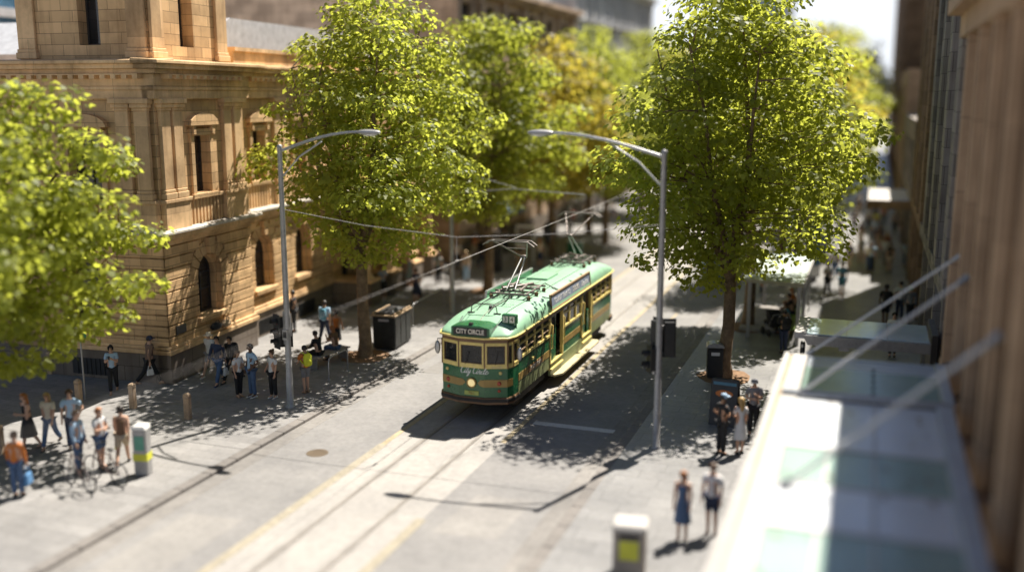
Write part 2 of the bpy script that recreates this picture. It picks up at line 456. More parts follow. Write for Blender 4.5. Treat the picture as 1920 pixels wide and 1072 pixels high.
def rusticated(F, u0, u1, zb, zt, wins, course=0.40, gap=0.05, proud=0.07, depth=0.55):
    """base wall with arched openings, block courses standing proud, arch stones, keystones, sills"""
    g = F.mb(); fn = F.fn
    holes = [arch_pts(*w) for w in wins]
    g.holed(rect_pts(u0, u1, zb, zt), holes, depth, lambda a, b, w: (a, w, b))
    n = max(1, round((zt - zb) / course)); ch = (zt - zb) / n
    for i in range(n):
        z0, z1 = zb + i * ch, zb + (i + 1) * ch - gap
        zm = (z0 + z1) / 2
        segs = [(u0, u1)]
        for uc, hw, zs, zp in wins:
            ring = 0.52
            if z1 > zs - 0.05 and z0 < zp + hw + ring:
                if zm <= zp: half = hw
                else:
                    q = (hw + ring) ** 2 - (zm - zp) ** 2
                    half = math.sqrt(q) if q > 0 else 0
                    half = max(half, hw * 0.4 if q > 0 else 0)
                if half > 0:
                    new = []
                    for a, b in segs:
                        if uc - half > a and uc + half < b: new += [(a, uc - half), (uc + half, b)]
                        else: new.append((a, b))
                    segs = new
        for a, b in segs: g.box(a - (proud if a == u0 else 0), b + (proud if b == u1 else 0), 0, proud, z0, z1)
    for uc, hw, zs, zp in wins:                       # voussoirs
        k = 9
        for j in range(k):
            t0 = math.pi * j / k + 0.025; t1 = math.pi * (j + 1) / k - 0.025
            ro = hw + (0.50 if j != k // 2 else 0.60)
            pr = proud + 0.004 if j != k // 2 else 0.22
            g.prism([(uc + hw * math.cos(t0), zp + hw * math.sin(t0)), (uc + ro * math.cos(t0), zp + ro * math.sin(t0)),
                     (uc + ro * math.cos(t1), zp + ro * math.sin(t1)), (uc + hw * math.cos(t1), zp + hw * math.sin(t1))], 0, pr, lambda a, b, w: (a, w, b))
        g.box(uc - hw - 0.16, uc + hw + 0.16, 0, 0.20, zs - 0.16, zs + 0.02)
        g.box(uc - hw, uc + hw, -depth, 0, zs - 0.10, zs + 0.03)
        # inner moulded architrave
        ri = hw - 0.13
        for sgn in (-1, 1): g.box(uc + sgn * hw - (0.13 if sgn > 0 else 0), uc + sgn * hw + (0.13 if sgn < 0 else 0), -depth + 0.05, -0.16, zs + 0.03, zp)
        prev = None
        for j in range(13):
            t = math.pi * j / 12
            if prev is not None:
                g.prism([(uc + ri * math.cos(prev), zp + ri * math.sin(prev)), (uc + hw * math.cos(prev), zp + hw * math.sin(prev)),
                         (uc + hw * math.cos(t), zp + hw * math.sin(t)), (uc + ri * math.cos(t), zp + ri * math.sin(t))], -depth + 0.05, -0.16, lambda a, b, w: (a, w, b))
            prev = t
    o = build('wall', g, M_sand, F.root, bevel=0.012)
    for uc, hw, zs, zp in wins:
        F.window(arch_pts(uc, hw - 0.12, zs + 0.04, zp), -depth + 0.18, ([uc], [zp, zs + 0.9]))
    return o

def plinth(F, u0, u1, z1, vents=()):
    g = F.mb()
    g.box(u0 - 0.14, u1 + 0.14, -0.4, 0.14, -0.3, z1 - 0.02)
    build('plinth', g, M_blue, F.root, bevel=0.01)
    g = F.mb(); g.box(u0 - 0.22, u1 + 0.22, -0.4, 0.22, z1 - 0.02, z1 + 0.14); g.box(u0 - 0.15, u1 + 0.15, -0.4, 0.15, z1 + 0.14, z1 + 0.26)
    build('base_moulding', g, M_trim, F.root, bevel=0.02)
    for a, b in vents:
        g = F.mb(); g.box(a, b, 0.10, 0.146, 0.12, z1 - 0.35)
        for k in range(8): g.box(a + 0.04 + k * (b - a - 0.1) / 8, a + 0.07 + k * (b - a - 0.1) / 8, 0.146, 0.17, 0.12, z1 - 0.35)
        build('basement_grille', g, M_black, F.root)

def string_course(F, u0, u1, z0, steps, mat_top=None):
    """stack of projecting bands: steps = (height, projection)"""
    g = F.mb(); z = z0
    for i, (h, w) in enumerate(steps[:-1]):
        g.box(u0 - w, u1 + w, -0.3, w, z, z + h); z += h
    build('cornice', g, M_trim, F.root, bevel=0.015)
    h, w = steps[-1]
    g = F.mb(); g.hexa([F0 for F0 in ((u0 - w, -0.3, z), (u1 + w, -0.3, z), (u1 + w, w, z), (u0 - w, w, z))],
                       [(u0 - w, -0.3, z + h * 1.6), (u1 + w, -0.3, z + h * 1.6), (u1 + w, w, z + h), (u0 - w, w, z + h)])
    build('cornice_cap', g, mat_top or M_cap, F.root, bevel=0.02)
    return z + h

def pilaster(F, uc, hw, w, z0, z1):
    g = F.mb()
    g.box(uc - hw - 0.07, uc + hw + 0.07, 0, w + 0.07, z0, z0 + 0.22)
    g.box(uc - hw - 0.035, uc + hw + 0.035, 0, w + 0.035, z0 + 0.22, z0 + 0.34)
    g.box(uc - hw, uc + hw, 0, w, z0 + 0.34, z1 - 0.42)
    for k, (e, h) in enumerate(((0.03, 0.10), (0.08, 0.14), (0.14, 0.18))):
        zz = z1 - 0.42 + (0, 0.10, 0.24)[k]
        g.box(uc - hw - e, uc + hw + e, 0, w + e, zz, zz + h)
    build('pilaster', g, M_trim, F.root, bevel=0.02)

def upper_storey(F, u0, u1, z0, z1, wins, pils, pil_w=0.16):
    g = F.mb()
    holes = [rect_pts(a, b, c, d) for a, b, c, d in wins]
    g.holed(rect_pts(u0, u1, z0, z1), holes, 0.5, lambda a, b, w: (a, w, b))
    for a, b, c, d in wins:
        for x0, x1 in ((a - 0.22, a), (b, b + 0.22)): g.box(x0, x1, 0, 0.10, c - 0.02, d)
        g.box(a - 0.30, b + 0.30, 0, 0.14, d, d + 0.24)
        uc, hw = (a + b) / 2, (b - a) / 2 + 0.42
        # curved pediment on brackets
        pts = [(uc - hw, d + 0.36), (uc + hw, d + 0.36)] + [(uc + hw * math.cos(math.pi * k / 8), d + 0.40 + 0.42 * math.sin(math.pi * k / 8)) for k in range(9)]
        g.prism(pts, 0, 0.26, lambda p, q, w: (p, w, q))
        g.box(a - 0.30, b + 0.30, 0, 0.16, c - 0.2, c - 0.02)
        for x in (a - 0.2, b + 0.02): g.box(x, x + 0.18, 0, 0.22, d + 0.05, d + 0.36)
    build('wall', g, M_sand, F.root, bevel=0.012)
    for a, b, c, d in wins: F.window(rect_pts(a, b, c, d), -0.3, ([(a + b) / 2], [c + (d - c) * 0.5]))
    for uc in pils: pilaster(F, uc, 0.27, pil_w, z0, z1)

# ---- corner building, turned a few degrees from the street
RZ = R(4)
cb = thing('sandstone_building', 'ornate golden sandstone corner building with tower, rusticated base and arched windows', 'building', (-22.98, 28.45, 0), RZ)
FS = lambda w0: (lambda u, w, z: (w + w0, u, z))            # towards the street
FF = lambda w0: (lambda u, w, z: (-u, -w + w0, z))          # towards the viewer (side street)
ZP, ZG, ZC = 1.08, 4.90, 5.5
st = Facade(cb, FS(0.0)); fr = Facade(cb, FF(0.0)); sm = Facade(cb, FS(-0.55))
rusticated(st, 0.0, 5.7, ZP + 0.2, ZG, [(2.72, 0.80, 1.98, 3.50)])
plinth(st, 0.0, 5.7, ZP)
rusticated(fr, 0.0, 6.6, ZP + 0.2, ZG, [(3.3, 0.80, 1.98, 3.50)])
plinth(fr, 0.15, 6.6, ZP, vents=((2.4, 4.0),))
rusticated(sm, 5.75, 14.2, ZP + 0.2, ZG, [(7.75, 0.78, 1.98, 3.50), (11.3, 0.78, 1.98, 3.50)])
plinth(sm, 5.9, 14.2, ZP, vents=((6.9, 8.5), (10.4, 12.1)))
ff = Facade(cb, FF(0.6))
rusticated(ff, 6.65, 20.0, ZP + 0.2, ZG, [(9.2, 0.8, 1.98, 3.50), (13.2, 0.8, 1.98, 3.50), (17.2, 0.8, 1.98, 3.50)])
plinth(ff, 6.8, 20.0, ZP)
CORN = [(0.14, 0.10), (0.12, 0.20), (0.16, 0.34), (0.10, 0.44)]
for F, a, b in ((st, 0, 5.7), (fr, 0.02, 6.6), (sm, 6.2, 27.0), (ff, 6.65, 20)): string_course(F, a, b, ZG, CORN)
# pedestal zone with sunk panels, then pilasters and pedimented windows
def pedestals(F, u0, u1, spots, z0=5.36, z1=6.5):
    g = F.mb(); g.box(u0, u1, -0.4, -0.02, z0, z1)
    for a, b in spots: g.box(a, b, -0.02, 0.20, z0, z1 - 0.12); g.box(a - 0.04, b + 0.04, -0.02, 0.25, z1 - 0.12, z1)
    g.box(u0, u1, -0.02, 0.12, z1 - 0.15, z1 - 0.02)
    build('pedestal_band', g, M_trim, F.root, bevel=0.015)
    lo = sorted(spots)
    for (a, b), (c, d) in zip(lo, lo[1:]):
        if c - b > 1.0:
            g = F.mb(); n = max(3, int((c - b - 0.3) / 0.2))
            for k in range(n):
                x = b + 0.2 + (c - b - 0.4) * k / (n - 1)
                g.box(x - 0.05, x + 0.05, -0.02, 0.07, z0 + 0.06, z1 - 0.16)
            build('balustrade', g, M_trim, F.root)
pedestals(st, 0.0, 5.7, [(0.05, 1.55), (3.95, 5.45)])
pedestals(fr, 0.02, 6.6, [(0.05, 1.55), (4.9, 6.45)])
pedestals(sm, 5.75, 27, [(5.9, 6.5), (8.9, 10.2), (12.4, 13.8), (16.2, 17.4), (20, 21.2), (24, 25)])
pedestals(ff, 6.65, 20, [(6.8, 7.4), (10.6, 11.9), (14.8, 16)])
upper_storey(st, 0.0, 5.7, 6.5, 9.95, [(2.15, 3.15, 6.56, 8.62)], [0.42, 1.12, 4.35, 5.08])
upper_storey(fr, 0.02, 6.6, 6.5, 9.95, [(2.2, 3.5, 6.5, 8.62)], [0.45, 1.2, 5.2, 6.0])
upper_storey(sm, 5.75, 27, 6.5, 9.95, [(7.2, 8.2, 6.6, 8.6), (10.8, 11.8, 6.6, 8.6), (14.6, 15.6, 6.6, 8.6), (18.3, 19.3, 6.6, 8.6), (22, 23, 6.6, 8.6)],
             [6.1, 9.2, 9.9, 12.7, 13.4, 16.5, 17.2, 20.3, 21.0, 24.2])
upper_storey(ff, 6.65, 20, 6.5, 9.95, [(8.7, 9.7, 6.6, 8.6), (12.7, 13.7, 6.6, 8.6)], [7.2, 10.9, 11.6, 15.0])
ENT = [(0.30, 0.20), (0.12, 0.26), (0.42, 0.22), (0.16, 0.40), (0.16, 0.58), (0.12, 0.72)]
for F, a, b in ((st, 0, 5.7), (fr, 0.02, 6.6), (sm, 6.5, 27), (ff, 7.4, 20)): string_course(F, a, b, 9.93, ENT, M_trim)
for F, a, b in ((st, 0.2, 5.6), (fr, 0.2, 6.5), (sm, 6.6, 26.5)):
    g = F.mb(); n = int((b - a) / 0.42)
    pts = [(a + n * 0.42, 10.764), (a, 10.764)]
    for k in range(n): pts += [(a + k * 0.42, 10.60), (a + k * 0.42 + 0.2, 10.60), (a + k * 0.42 + 0.2, 10.72), (a + k * 0.42 + 0.42, 10.72)]
    g.prism(pts, 0.2, 0.52, lambda p, q, w: (p, w, q))
    build('dentil_moulding', g, M_trim, cb)
# the tower above the cornice
tw, tf = Facade(cb, FS(-0.35)), Facade(cb, FF(0.45))
g = tw.mb(); g.holed(rect_pts(0.45, 5.3, 11.2, 19.5), [rect_pts(2.3, 3.15, 11.75, 15.2)], 0.6, lambda a, b, w: (a, w, b)); build('tower_wall', g, M_sand, cb)
g = tf.mb(); g.holed(rect_pts(0.35, 5.6, 11.2, 19.5), [rect_pts(2.25, 3.1, 11.75, 15.2)], 0.6, lambda a, b, w: (a, w, b)); build('tower_wall', g, M_sand, cb)
tw.window(rect_pts(2.3, 3.15, 11.75, 15.2), -0.45, ([], [13.4])); tf.window(rect_pts(2.25, 3.1, 11.75, 15.2), -0.45, ([], [13.4]))
g = MB(); g.box(-5.6, -0.36, 5.28, 5.32, 11.2, 19.5); g.box(-5.61, -5.57, 0.5, 5.3, 11.2, 19.5); g.box(-5.6, -0.4, 0.5, 5.3, 19.4, 19.6); build('tower_wall', g, M_sand, cb)
for F, a, b in ((tw, 0.45, 5.3), (tf, 0.35, 5.6)):
    for uc in (a + 0.4, b - 0.4): pilaster(F, uc, 0.36, 0.12, 11.3, 18.2)
    string_course(F, a, b, 18.2, [(0.3, 0.2), (0.3, 0.4), (0.2, 0.7)])
# parapet, metal roof and body behind
g = sm.mb(); g.box(5.9, 27, -0.5, 0.15, 11.2, 11.75); g.box(5.9, 27, -0.6, 0.25, 11.75, 11.9); build('parapet', g, M_trim, cb)
g = MB(); g.box(-19.5, -1.35, 1.4, 26.9, -0.3, 11.1); build('body', g, M_sand, cb)
g = MB(); g.prism([(5.5, 11.35), (5.5, 11.7), (8.5, 13.2), (24, 13.2), (26.8, 11.7), (26.8, 11.35)], -2.0, -17, lambda a, b, w: (w, a, b))
M_slate = pm('pale_slate_roof', (0.46, 0.47, 0.49), 0.35, 0.0, 0.2, 3)
build('roof', g, M_slate, cb)
# little plate on the corner pier
g = st.mb(); g.box(0.35, 0.95, 0.07, 0.10, 1.68, 1.98); build('wall_plaque', g, M_black, cb)

# columned porch further along
def column(F, parent, u, w, z0, z1, r=0.34):
    g = MB(); c = F.fn(u, w, 0)
    prof = [(r * 1.35, z0), (r * 1.35, z0 + 0.12), (r * 1.22, z0 + 0.14), (r * 1.25, z0 + 0.22), (r * 1.05, z0 + 0.30), (r, z0 + 0.36)]
    H = z1 - z0
    prof += [(r * (1 - 0.14 * t * t), z0 + 0.36 + (H - 0.9) * t) for t in (0.25, 0.5, 0.75, 1.0)]
    prof += [(r * 0.98, z1 - 0.48), (r * 0.9, z1 - 0.44), (r * 1.2, z1 - 0.2), (r * 1.4, z1 - 0.16), (r * 1.4, z1)]
    g.lathe(prof, (c[0], c[1], 0), 18); build('column', g, M_trim, parent)
PW = 1.55
for u, wv in ((14.6, PW), (17.4, PW), (20.4, PW), (23.2, PW)):
    g = sm.mb(); g.box(u - 0.62, u + 0.62, 0.15, wv + 0.62, -0.3, 1.12); build('pedestal', g, M_blue, cb, bevel=0.02)
    g = sm.mb(); g.box(u - 0.66, u + 0.66, 0.15, wv + 0.66, 1.12, 1.24); build('pedestal_cap', g, M_trim, cb, bevel=0.02)
    column(sm, cb, u, wv, 1.24, 4.4)
g = sm.mb(); g.box(13.9, 23.9, 0.1, PW + 0.55, 4.4, 4.95); g.box(13.8, 24.0, 0.1, PW + 0.75, 4.95, 5.15); g.box(13.7, 24.1, 0.1, PW + 0.95, 5.15, 5.33); build('porch_entablature', g, M_trim, cb, bevel=0.02)
g = sm.mb(); g.holed(rect_pts(14.2, 27, -0.2, 4.9), [rect_pts(15.4, 16.8, 0.25, 4.2), rect_pts(18.2, 19.6, 0.25, 4.2), rect_pts(21.2, 22.6, 0.25, 4.2), arch_pts(25.3, 0.7, 1.9, 3.4)], 0.6, lambda a, b, w: (a, w, b)); build('wall', g, M_sand, cb)
for a in (15.4, 18.2, 21.2): sm.window(rect_pts(a, a + 1.4, 0.25, 4.2), -0.4, ([a + 0.7], [2.7]), name='glazed_door')
sm.window(arch_pts(25.3, 0.7, 1.9, 3.4), -0.4, ([25.3], [3.7]))
plinth(sm, 24.2, 27.0, ZP)

# ---- more stone buildings up the left side of the street
def row_building(name, label, y0, y1, xf, h, mat, floors, nb, pane=None, roof=None, group=None, deep=16, plinth_h=1.1, cat='building'):
    b = thing(name, label, cat, (xf, y0, 0), R(0), group)
    F = Facade(b, lambda u, w, z: (w, u, z)); L = y1 - y0
    g = F.mb(); holes = []; bw = L / nb; fh = (h - plinth_h) / floors
    for k in range(nb):
        for j in range(floors):
            uc = (k + 0.5) * bw; z0 = plinth_h + j * fh + fh * 0.22
            if j == 0: holes.append(arch_pts(uc, bw * 0.22, z0, z0 + fh * 0.38, 8))
            else: holes.append(rect_pts(uc - bw * 0.19, uc + bw * 0.19, z0, z0 + fh * 0.58))
    g.holed(rect_pts(0, L, 0, h), holes, 0.5, lambda a, bb, w: (a, w, bb))
    for k in range(nb + 1):
        u = min(max(k * bw, 0.35), L - 0.35); g.box(u - 0.35, u + 0.35, 0, 0.28, plinth_h, h - 0.4)
    for j in range(1, floors):
        z = plinth_h + j * fh; g.box(0, L, 0, 0.34, z - 0.28, z - 0.1); g.box(0, L, 0, 0.5, z - 0.1, z + 0.04)
    g.box(0, L, 0, 0.5, h - 0.5, h - 0.2); g.box(0, L, -0.3, 0.9, h - 0.2, h + 0.1)
    build('wall', g, mat, b)
    g = MB(); g.box(-deep, -0.52, 0.02, L - 0.02, -0.3, h - 0.1); build('body', g, mat, b)
    g = F.mb(); g.box(0, L, 0.0, 0.34, -0.3, plinth_h); build('plinth', g, M_blue, b)
    for hl in holes[:60]: F.window(hl, -0.3, ([sum(a for a, _ in hl[:2]) / 2], []))
    if roof:
        g = MB(); g.prism([(0.5, h - 0.12), (2.5, h + 2.6), (L - 2.5, h + 2.6), (L - 0.5, h - 0.12)], -1.5, -deep + 1, lambda a, bb, w: (w, a, bb)); build('roof', g, roof, b)
    return b
row_building('stone_building', 'brown sandstone block beyond the porch with tall windows behind the trees', 56.0, 81.0, -23.6, 16.5, M_tan, 3, 6, roof=M_slate)
g = None
M_pale = ashlar('pale_render', (0.60, 0.60, 0.60), bw=4, bh=3.2, mort=0.02, stain=0.2)
M_bluegl = glass('blue_curtain_glass', (0.07, 0.16, 0.24), 0.12)
row_building('pale_building', 'pale grey office building with narrow windows beyond the brown sandstone block', 81.3, 112.0, -23.8, 20.0, M_pale, 5, 10)
row_building('stone_building', 'low brown stone building far up the left side of the street', 112.4, 150.0, -23.6, 15.0, M_brown, 3, 8)
def tower(name, label, x0, x1, y0, y1, h, mat, nf, nv, cat='tower'):
    b = thing(name, label, cat, ((x0 + x1) / 2, y0, 0))
    hx = (x1 - x0) / 2; D = y1 - y0
    g = MB(); g.box(-hx, hx, 0, D, 0, h); build('glazing', g, mat, b)
    g = MB()
    for k in range(nf + 1): z = h * k / nf; g.box(-hx - 0.15, hx + 0.15, -0.15, D + 0.15, z - 0.25, z + 0.25)
    build('floor_band', g, M_pale, b)
    g = MB()
    for k in range(nv + 1):
        x = -hx + 2 * hx * k / nv; g.box(x - 0.12, x + 0.12, -0.3, -0.02, 0, h)
        y = D * k / nv; g.box(hx + 0.02, hx + 0.3, y - 0.12, y + 0.12, 0, h)
    build('mullion', g, M_pale, b)
    g = MB(); g.box(-hx * 0.6, hx * 0.6, D * 0.2, D * 0.8, h, h + 3); build('plant_room', g, M_grey, b)
    return b
tower('office_tower', 'blue glass office tower rising at the far end of the trees', -47, -28.5, 330, 365, 95, M_bluegl, 24, 7)
tower('office_tower', 'white and blue office tower behind the pale grey building', -54, -34, 118, 140, 34, M_bluegl, 9, 8)
tower('office_tower', 'tan office tower behind the corner building roof', -66, -40, 66, 90, 30, M_tan, 8, 8)
tower('office_tower', 'blue glass office tower left of the sandstone tower', -62, -46, 44, 60, 40, M_bluegl, 11, 6)
# ------------------------------------------------------------------ right side of the street
WX = 2.1                                      # plane of the pier fronts
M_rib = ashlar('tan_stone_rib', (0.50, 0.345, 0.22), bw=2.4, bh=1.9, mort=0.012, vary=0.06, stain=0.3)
M_ribd = ashlar('shaded_rib_stone', (0.19, 0.115, 0.065), bw=2.4, bh=1.9, mort=0.02, vary=0.08, stain=0.35)  # darker copy of the rib stone: shade of alternate ribs put into the colour
M_bronze = pm('dark_bronze', (0.035, 0.03, 0.027), 0.4, 0.4)
M_glassd = glass('dark_facade_glass', (0.012, 0.014, 0.018), 0.08)
def pier_building(label, y0, y1, h, step, mat, plain=False):
    b = thing('stone_building', label, 'building', (WX, y0, 0)); L = y1 - y0
    g = MB(); g.box(0.95, 14, 0, L, -0.3, h); build('body', g, mat, b)
    n = max(1, round(L / step)); s = L / n
    for k in range(n):
        u = k * s
        g = MB(); gs = MB()                     # a pier is a stack of stepped ribs
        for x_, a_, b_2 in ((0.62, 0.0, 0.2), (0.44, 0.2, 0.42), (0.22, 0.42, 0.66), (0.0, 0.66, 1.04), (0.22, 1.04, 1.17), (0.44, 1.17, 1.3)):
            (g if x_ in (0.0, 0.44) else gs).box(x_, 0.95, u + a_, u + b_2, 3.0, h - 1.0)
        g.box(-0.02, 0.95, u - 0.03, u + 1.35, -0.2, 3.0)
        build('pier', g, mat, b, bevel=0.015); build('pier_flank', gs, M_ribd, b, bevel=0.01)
        g = MB(); zz = 3.0
        while zz < h - 4:
            g.box(0.62, 0.95, u + 1.3, u + s, zz, zz + 0.9); zz += 3.7
        build('spandrel', g, mat, b, bevel=0.015)
        zz = 3.9
        while zz < h - 4:
            f = MB(); f.box(0.80, 0.93, u + 1.3, u + 1.38, zz, zz + 2.8); f.box(0.80, 0.93, u + s - 0.08, u + s, zz, zz + 2.8); f.box(0.82, 0.92, u + (1.3 + s) / 2 - 0.03, u + (1.3 + s) / 2 + 0.03, zz, zz + 2.8)
            w = build('window', f, M_bronze, b)
            p = MB(); p.box(0.90, 0.935, u + 1.385, u + s - 0.085, zz, zz + 2.8); build('pane', p, M_glassd, w)
            zz += 3.7
    g = MB(); g.box(-0.05, 0.95, 0, L, h - 1.0, h - 0.4); g.box(-0.4, 0.95, 0, L, h - 0.4, h); build('cornice', g, mat, b)
    g = MB(); g.box(1.6, 13.5, 0.3, L - 0.3, h, h + 4.5); build('attic', g, mat, b)
    return b
pier_building('tan stone building with stepped vertical ribs beside the steel and glass canopy', 6.0, 31.0, 12.6, 3.2, M_rib)
def fin_building(label, y0, y1, h, mat, bay, zf):
    b = thing('stone_building', label, 'building', (WX + 0.1, y0, 0)); L = y1 - y0
    g = MB(); g.box(0.6, 14, 0, L, -0.3, h); build('body', g, mat, b)
    g = MB(); g.box(0.35, 0.62, 0.0, L, 0.0, zf); build('shopfront_glass', g, M_glassd, b)
    g = MB(); g.box(0.0, 0.6, 0, L, zf, zf + 0.5); build('fascia', g, mat, b); g = MB(); g.box(0.0, 0.6, 0, L, h - 1.2, h); build('top_band', g, mat, b)
    n = max(1, round(L / bay)); s = L / n
    for k in range(n):
        g = MB(); g.box(-0.05, 0.6, k * s, k * s + s * 0.30, zf + 0.5, h - 1.2); g.box(0.05, 0.4, k * s + s * 0.60, k * s + s * 0.66, zf + 0.5, h - 1.2)
        g.box(0.0, 0.6, k * s + 0.1, k * s + 0.5, 0, zf)
        build('fin', g, mat, b, bevel=0.02)
        f = MB(); f.box(0.42, 0.6, k * s + s * 0.30, k * s + s, zf + 0.5, h - 1.2)
        w = build('window', f, M_glassd, b)
        q = MB(); zz = zf + 3.5
        while zz < h - 2: q.box(0.36, 0.42, k * s + s * 0.30, k * s + s, zz, zz + 0.35); zz += 3.5
        build('transom', q, M_bronze, w)
    return b
fin_building('dark glazed building with grey stone fins just past the ribbed tan building', 31.3, 48.0, 18.5, M_grey, 4.2, 4.0)
fin_building('brown stone building with dark glazed bays further along the right pavement', 48.3, 62.0, 18.5, M_brown, 3.5, 4.0)
row = [('grey stone building with a low awning far along the right pavement', 62.4, 84, 8.6, M_grey, 3.6),
       ('tan stone building beyond the grey one on the right', 84.3, 110, 12.0, M_rib, 4.3),
       ('farthest dark building closing the right side of the street', 110.3, 190, 30.0, M_brown, 8)]
for lb, a, b_, h, m, bay in row:
    fb = fin_building(lb, a, b_, h, m, bay, 4.0)
    if h == 12.0: g = MB(); g.box(3.4, 14, 0.5, b_ - a - 0.5, h, h + 13); build('upper_block', g, m, fb)

# ---- the near canopy of steel and patterned glass hung on three rods
CZ = 3.5
M_cream = pm('cream_canopy_paint', (0.50, 0.475, 0.44), 0.45, 0.0, 0.08, 2, wear=0.1)
M_frost = pm('white_frosted_glass', (0.72, 0.75, 0.77), 0.2, 0.0, 0.05, 1)
M_greeng = pm('green_tinted_glass', (0.31, 0.43, 0.375), 0.2, 0.0, 0.10, 1)
M_corr = pm('pale_blue_metal', (0.50, 0.54, 0.58), 0.3, 0.1, 0.08, 2)
M_rod = pm('rod_grey_paint', (0.68, 0.67, 0.65), 0.35, 0.15, 0.1)
can = thing('glass_canopy', 'long white steel canopy with green and frosted glass panels hung over the right pavement', 'canopy', (0, 0, 0))
XL, XR, Y0, Y1 = -1.80, 2.02, 6.0, 26.0
g = MB(); g.box(XL, XL + 0.12, Y0, Y1, CZ - 0.35, CZ + 0.10); build('fascia', g, M_cream, can, bevel=0.01)
g = MB(); g.box(XL + 0.12, XL + 0.22, Y0, Y1, CZ - 0.02, CZ + 0.03); build('gutter', g, pm('gutter_dirt', (0.34, 0.27, 0.19), 0.8), can)
for a, b in ((Y0, 22.2), (22.62, 25.98)):
    g = MB(); g.box(XL + 0.22, -1.24, a, b, CZ - 0.1, CZ + 0.07); build('edge_panel', g, M_cream, can, bevel=0.01)
g = MB(); g.box(XL + 0.22, -1.24, 22.45, 22.60, CZ - 0.15, CZ + 0.12); build('cross_beam', g, M_corr, can)
g = MB(); g.tube([(-1.24, 22.40, CZ + 0.06), (XR - 0.25, 22.40, CZ + 0.06)], 0.11, 10); build('cross_beam', g, M_steel, can)
# near panels: alternating frosted white and green glass
y = 22.2; k = 0
for d, kind in ((3.2, 0), (1.9, 1), (1.9, 0), (2.2, 1), (2.0, 0), (2.2, 1), (2.8, 0)):
    g = MB(); g.box(-1.23, XR - 0.42, y - d + 0.03, y, CZ - 0.03, CZ + 0.02); build('glass_panel', g, (M_frost, M_greeng)[kind], can)
    y -= d
# glazing bars and panel joints
yj = 22.2
for d in (3.2, 1.9, 1.9, 2.2, 2.0, 2.2):
    yj -= d
    g = MB(); g.box(-1.235, XR - 0.415, yj - 0.035, yj + 0.035, CZ - 0.04, CZ + 0.045); build('panel_joint', g, M_cream, can)
for xj in (-0.43, 0.38):
    g = MB(); g.box(xj - 0.022, xj + 0.022, Y0, 22.25, CZ - 0.04, CZ + 0.038); build('glazing_bar', g, M_cream, can)
rl = random.Random(4)
g = MB()
for k in range(46):
    x_, y_, a_ = rl.uniform(-1.2, XR - 0.5), rl.uniform(10, 22), rl.uniform(0, 6.28); s_ = rl.uniform(0.03, 0.07)
    g.add([(x_ + s_ * math.cos(a_ + q * 1.2566) * (1 if q % 2 else 0.6), y_ + s_ * math.sin(a_ + q * 1.2566), CZ + 0.05 + 0.01 * (q % 2)) for q in range(5)], [(0, 1, 2, 3, 4)])
lf = build('leaves', g, pm('dry_leaf', (0.22, 0.13, 0.04), 0.8, vary=0.4), None); tag(lf, 'dry fallen leaves scattered over the white glass canopy', 'fallen leaves', None, 'stuff')
# far panel: ribbed glazing
g = MB(); yy = 22.62
while yy < 25.0:
    g.box(-1.20, XR - 0.28, yy, yy + 0.17, CZ - 0.03, CZ + 0.02); yy += 0.20
build('ribbed_panel', g, M_greeng, can)
g = MB(); yy = 25.0
while yy < 25.85:
    g.box(-1.20, XR - 0.28, yy, yy + 0.13, CZ - 0.03, CZ + 0.025); yy += 0.17
build('ribbed_panel', g, M_corr, can)
g = MB(); g.box(-1.22, XR - 0.28, 25.86, 25.98, CZ - 0.12, CZ + 0.05); build('end_beam', g, M_corr, can)
for k in range(5):
    g = MB(); g.lathe([(0.045, CZ + 0.02), (0.045, CZ + 0.05), (0.0, CZ + 0.06)], (0.35, 23.0 + k * 0.52, 0), 8); build('bolt', g, M_black, can)
g = MB(); g.box(XR - 0.40, XR - 0.08, Y0, 22.3, CZ - 0.06, CZ + 0.12); g.box(XR - 0.26, XR - 0.02, 22.6, Y1, CZ - 0.06, CZ + 0.10); build('wall_channel', g, M_corr, can, bevel=0.02)
g = MB()
for q in range(7): g.box(-1.2, XR - 0.1, 8.2 + q * 2.9, 8.28 + q * 2.9, CZ - 0.28, CZ - 0.05)
build('purlin', g, M_steel, can)
for (xa, ya, za, xb, yb, zb, r) in ((-1.26, 26.05, CZ + 0.05, WX, 25.9, 6.30, 0.034), (-1.24, 22.35, CZ + 0.05, WX, 23.4, 6.22, 0.042), (-1.10, 16.8, CZ + 0.02, WX, 17.4, 6.30, 0.046)):
    rd = MB(); a, b = Vector((xa, ya, za)), Vector((xb, yb, zb)); rd.tube([a, b], r, 12); o = build('tie_rod', rd, M_rod, can)
    e = MB(); d = (b - a).normalized(); e.tube([a - d * 0.02, a + d * 0.14, a + d * 0.24], [r * 2.0, r * 1.7, r], 12); build('lower_fitting', e, M_steel, o); e = MB(); e.tube([b - d * 0.25, b - d * 0.12, b + d * 0.02], [r, r * 1.6, r * 1.8], 12)
    build('upper_fitting', e, M_steel, o)

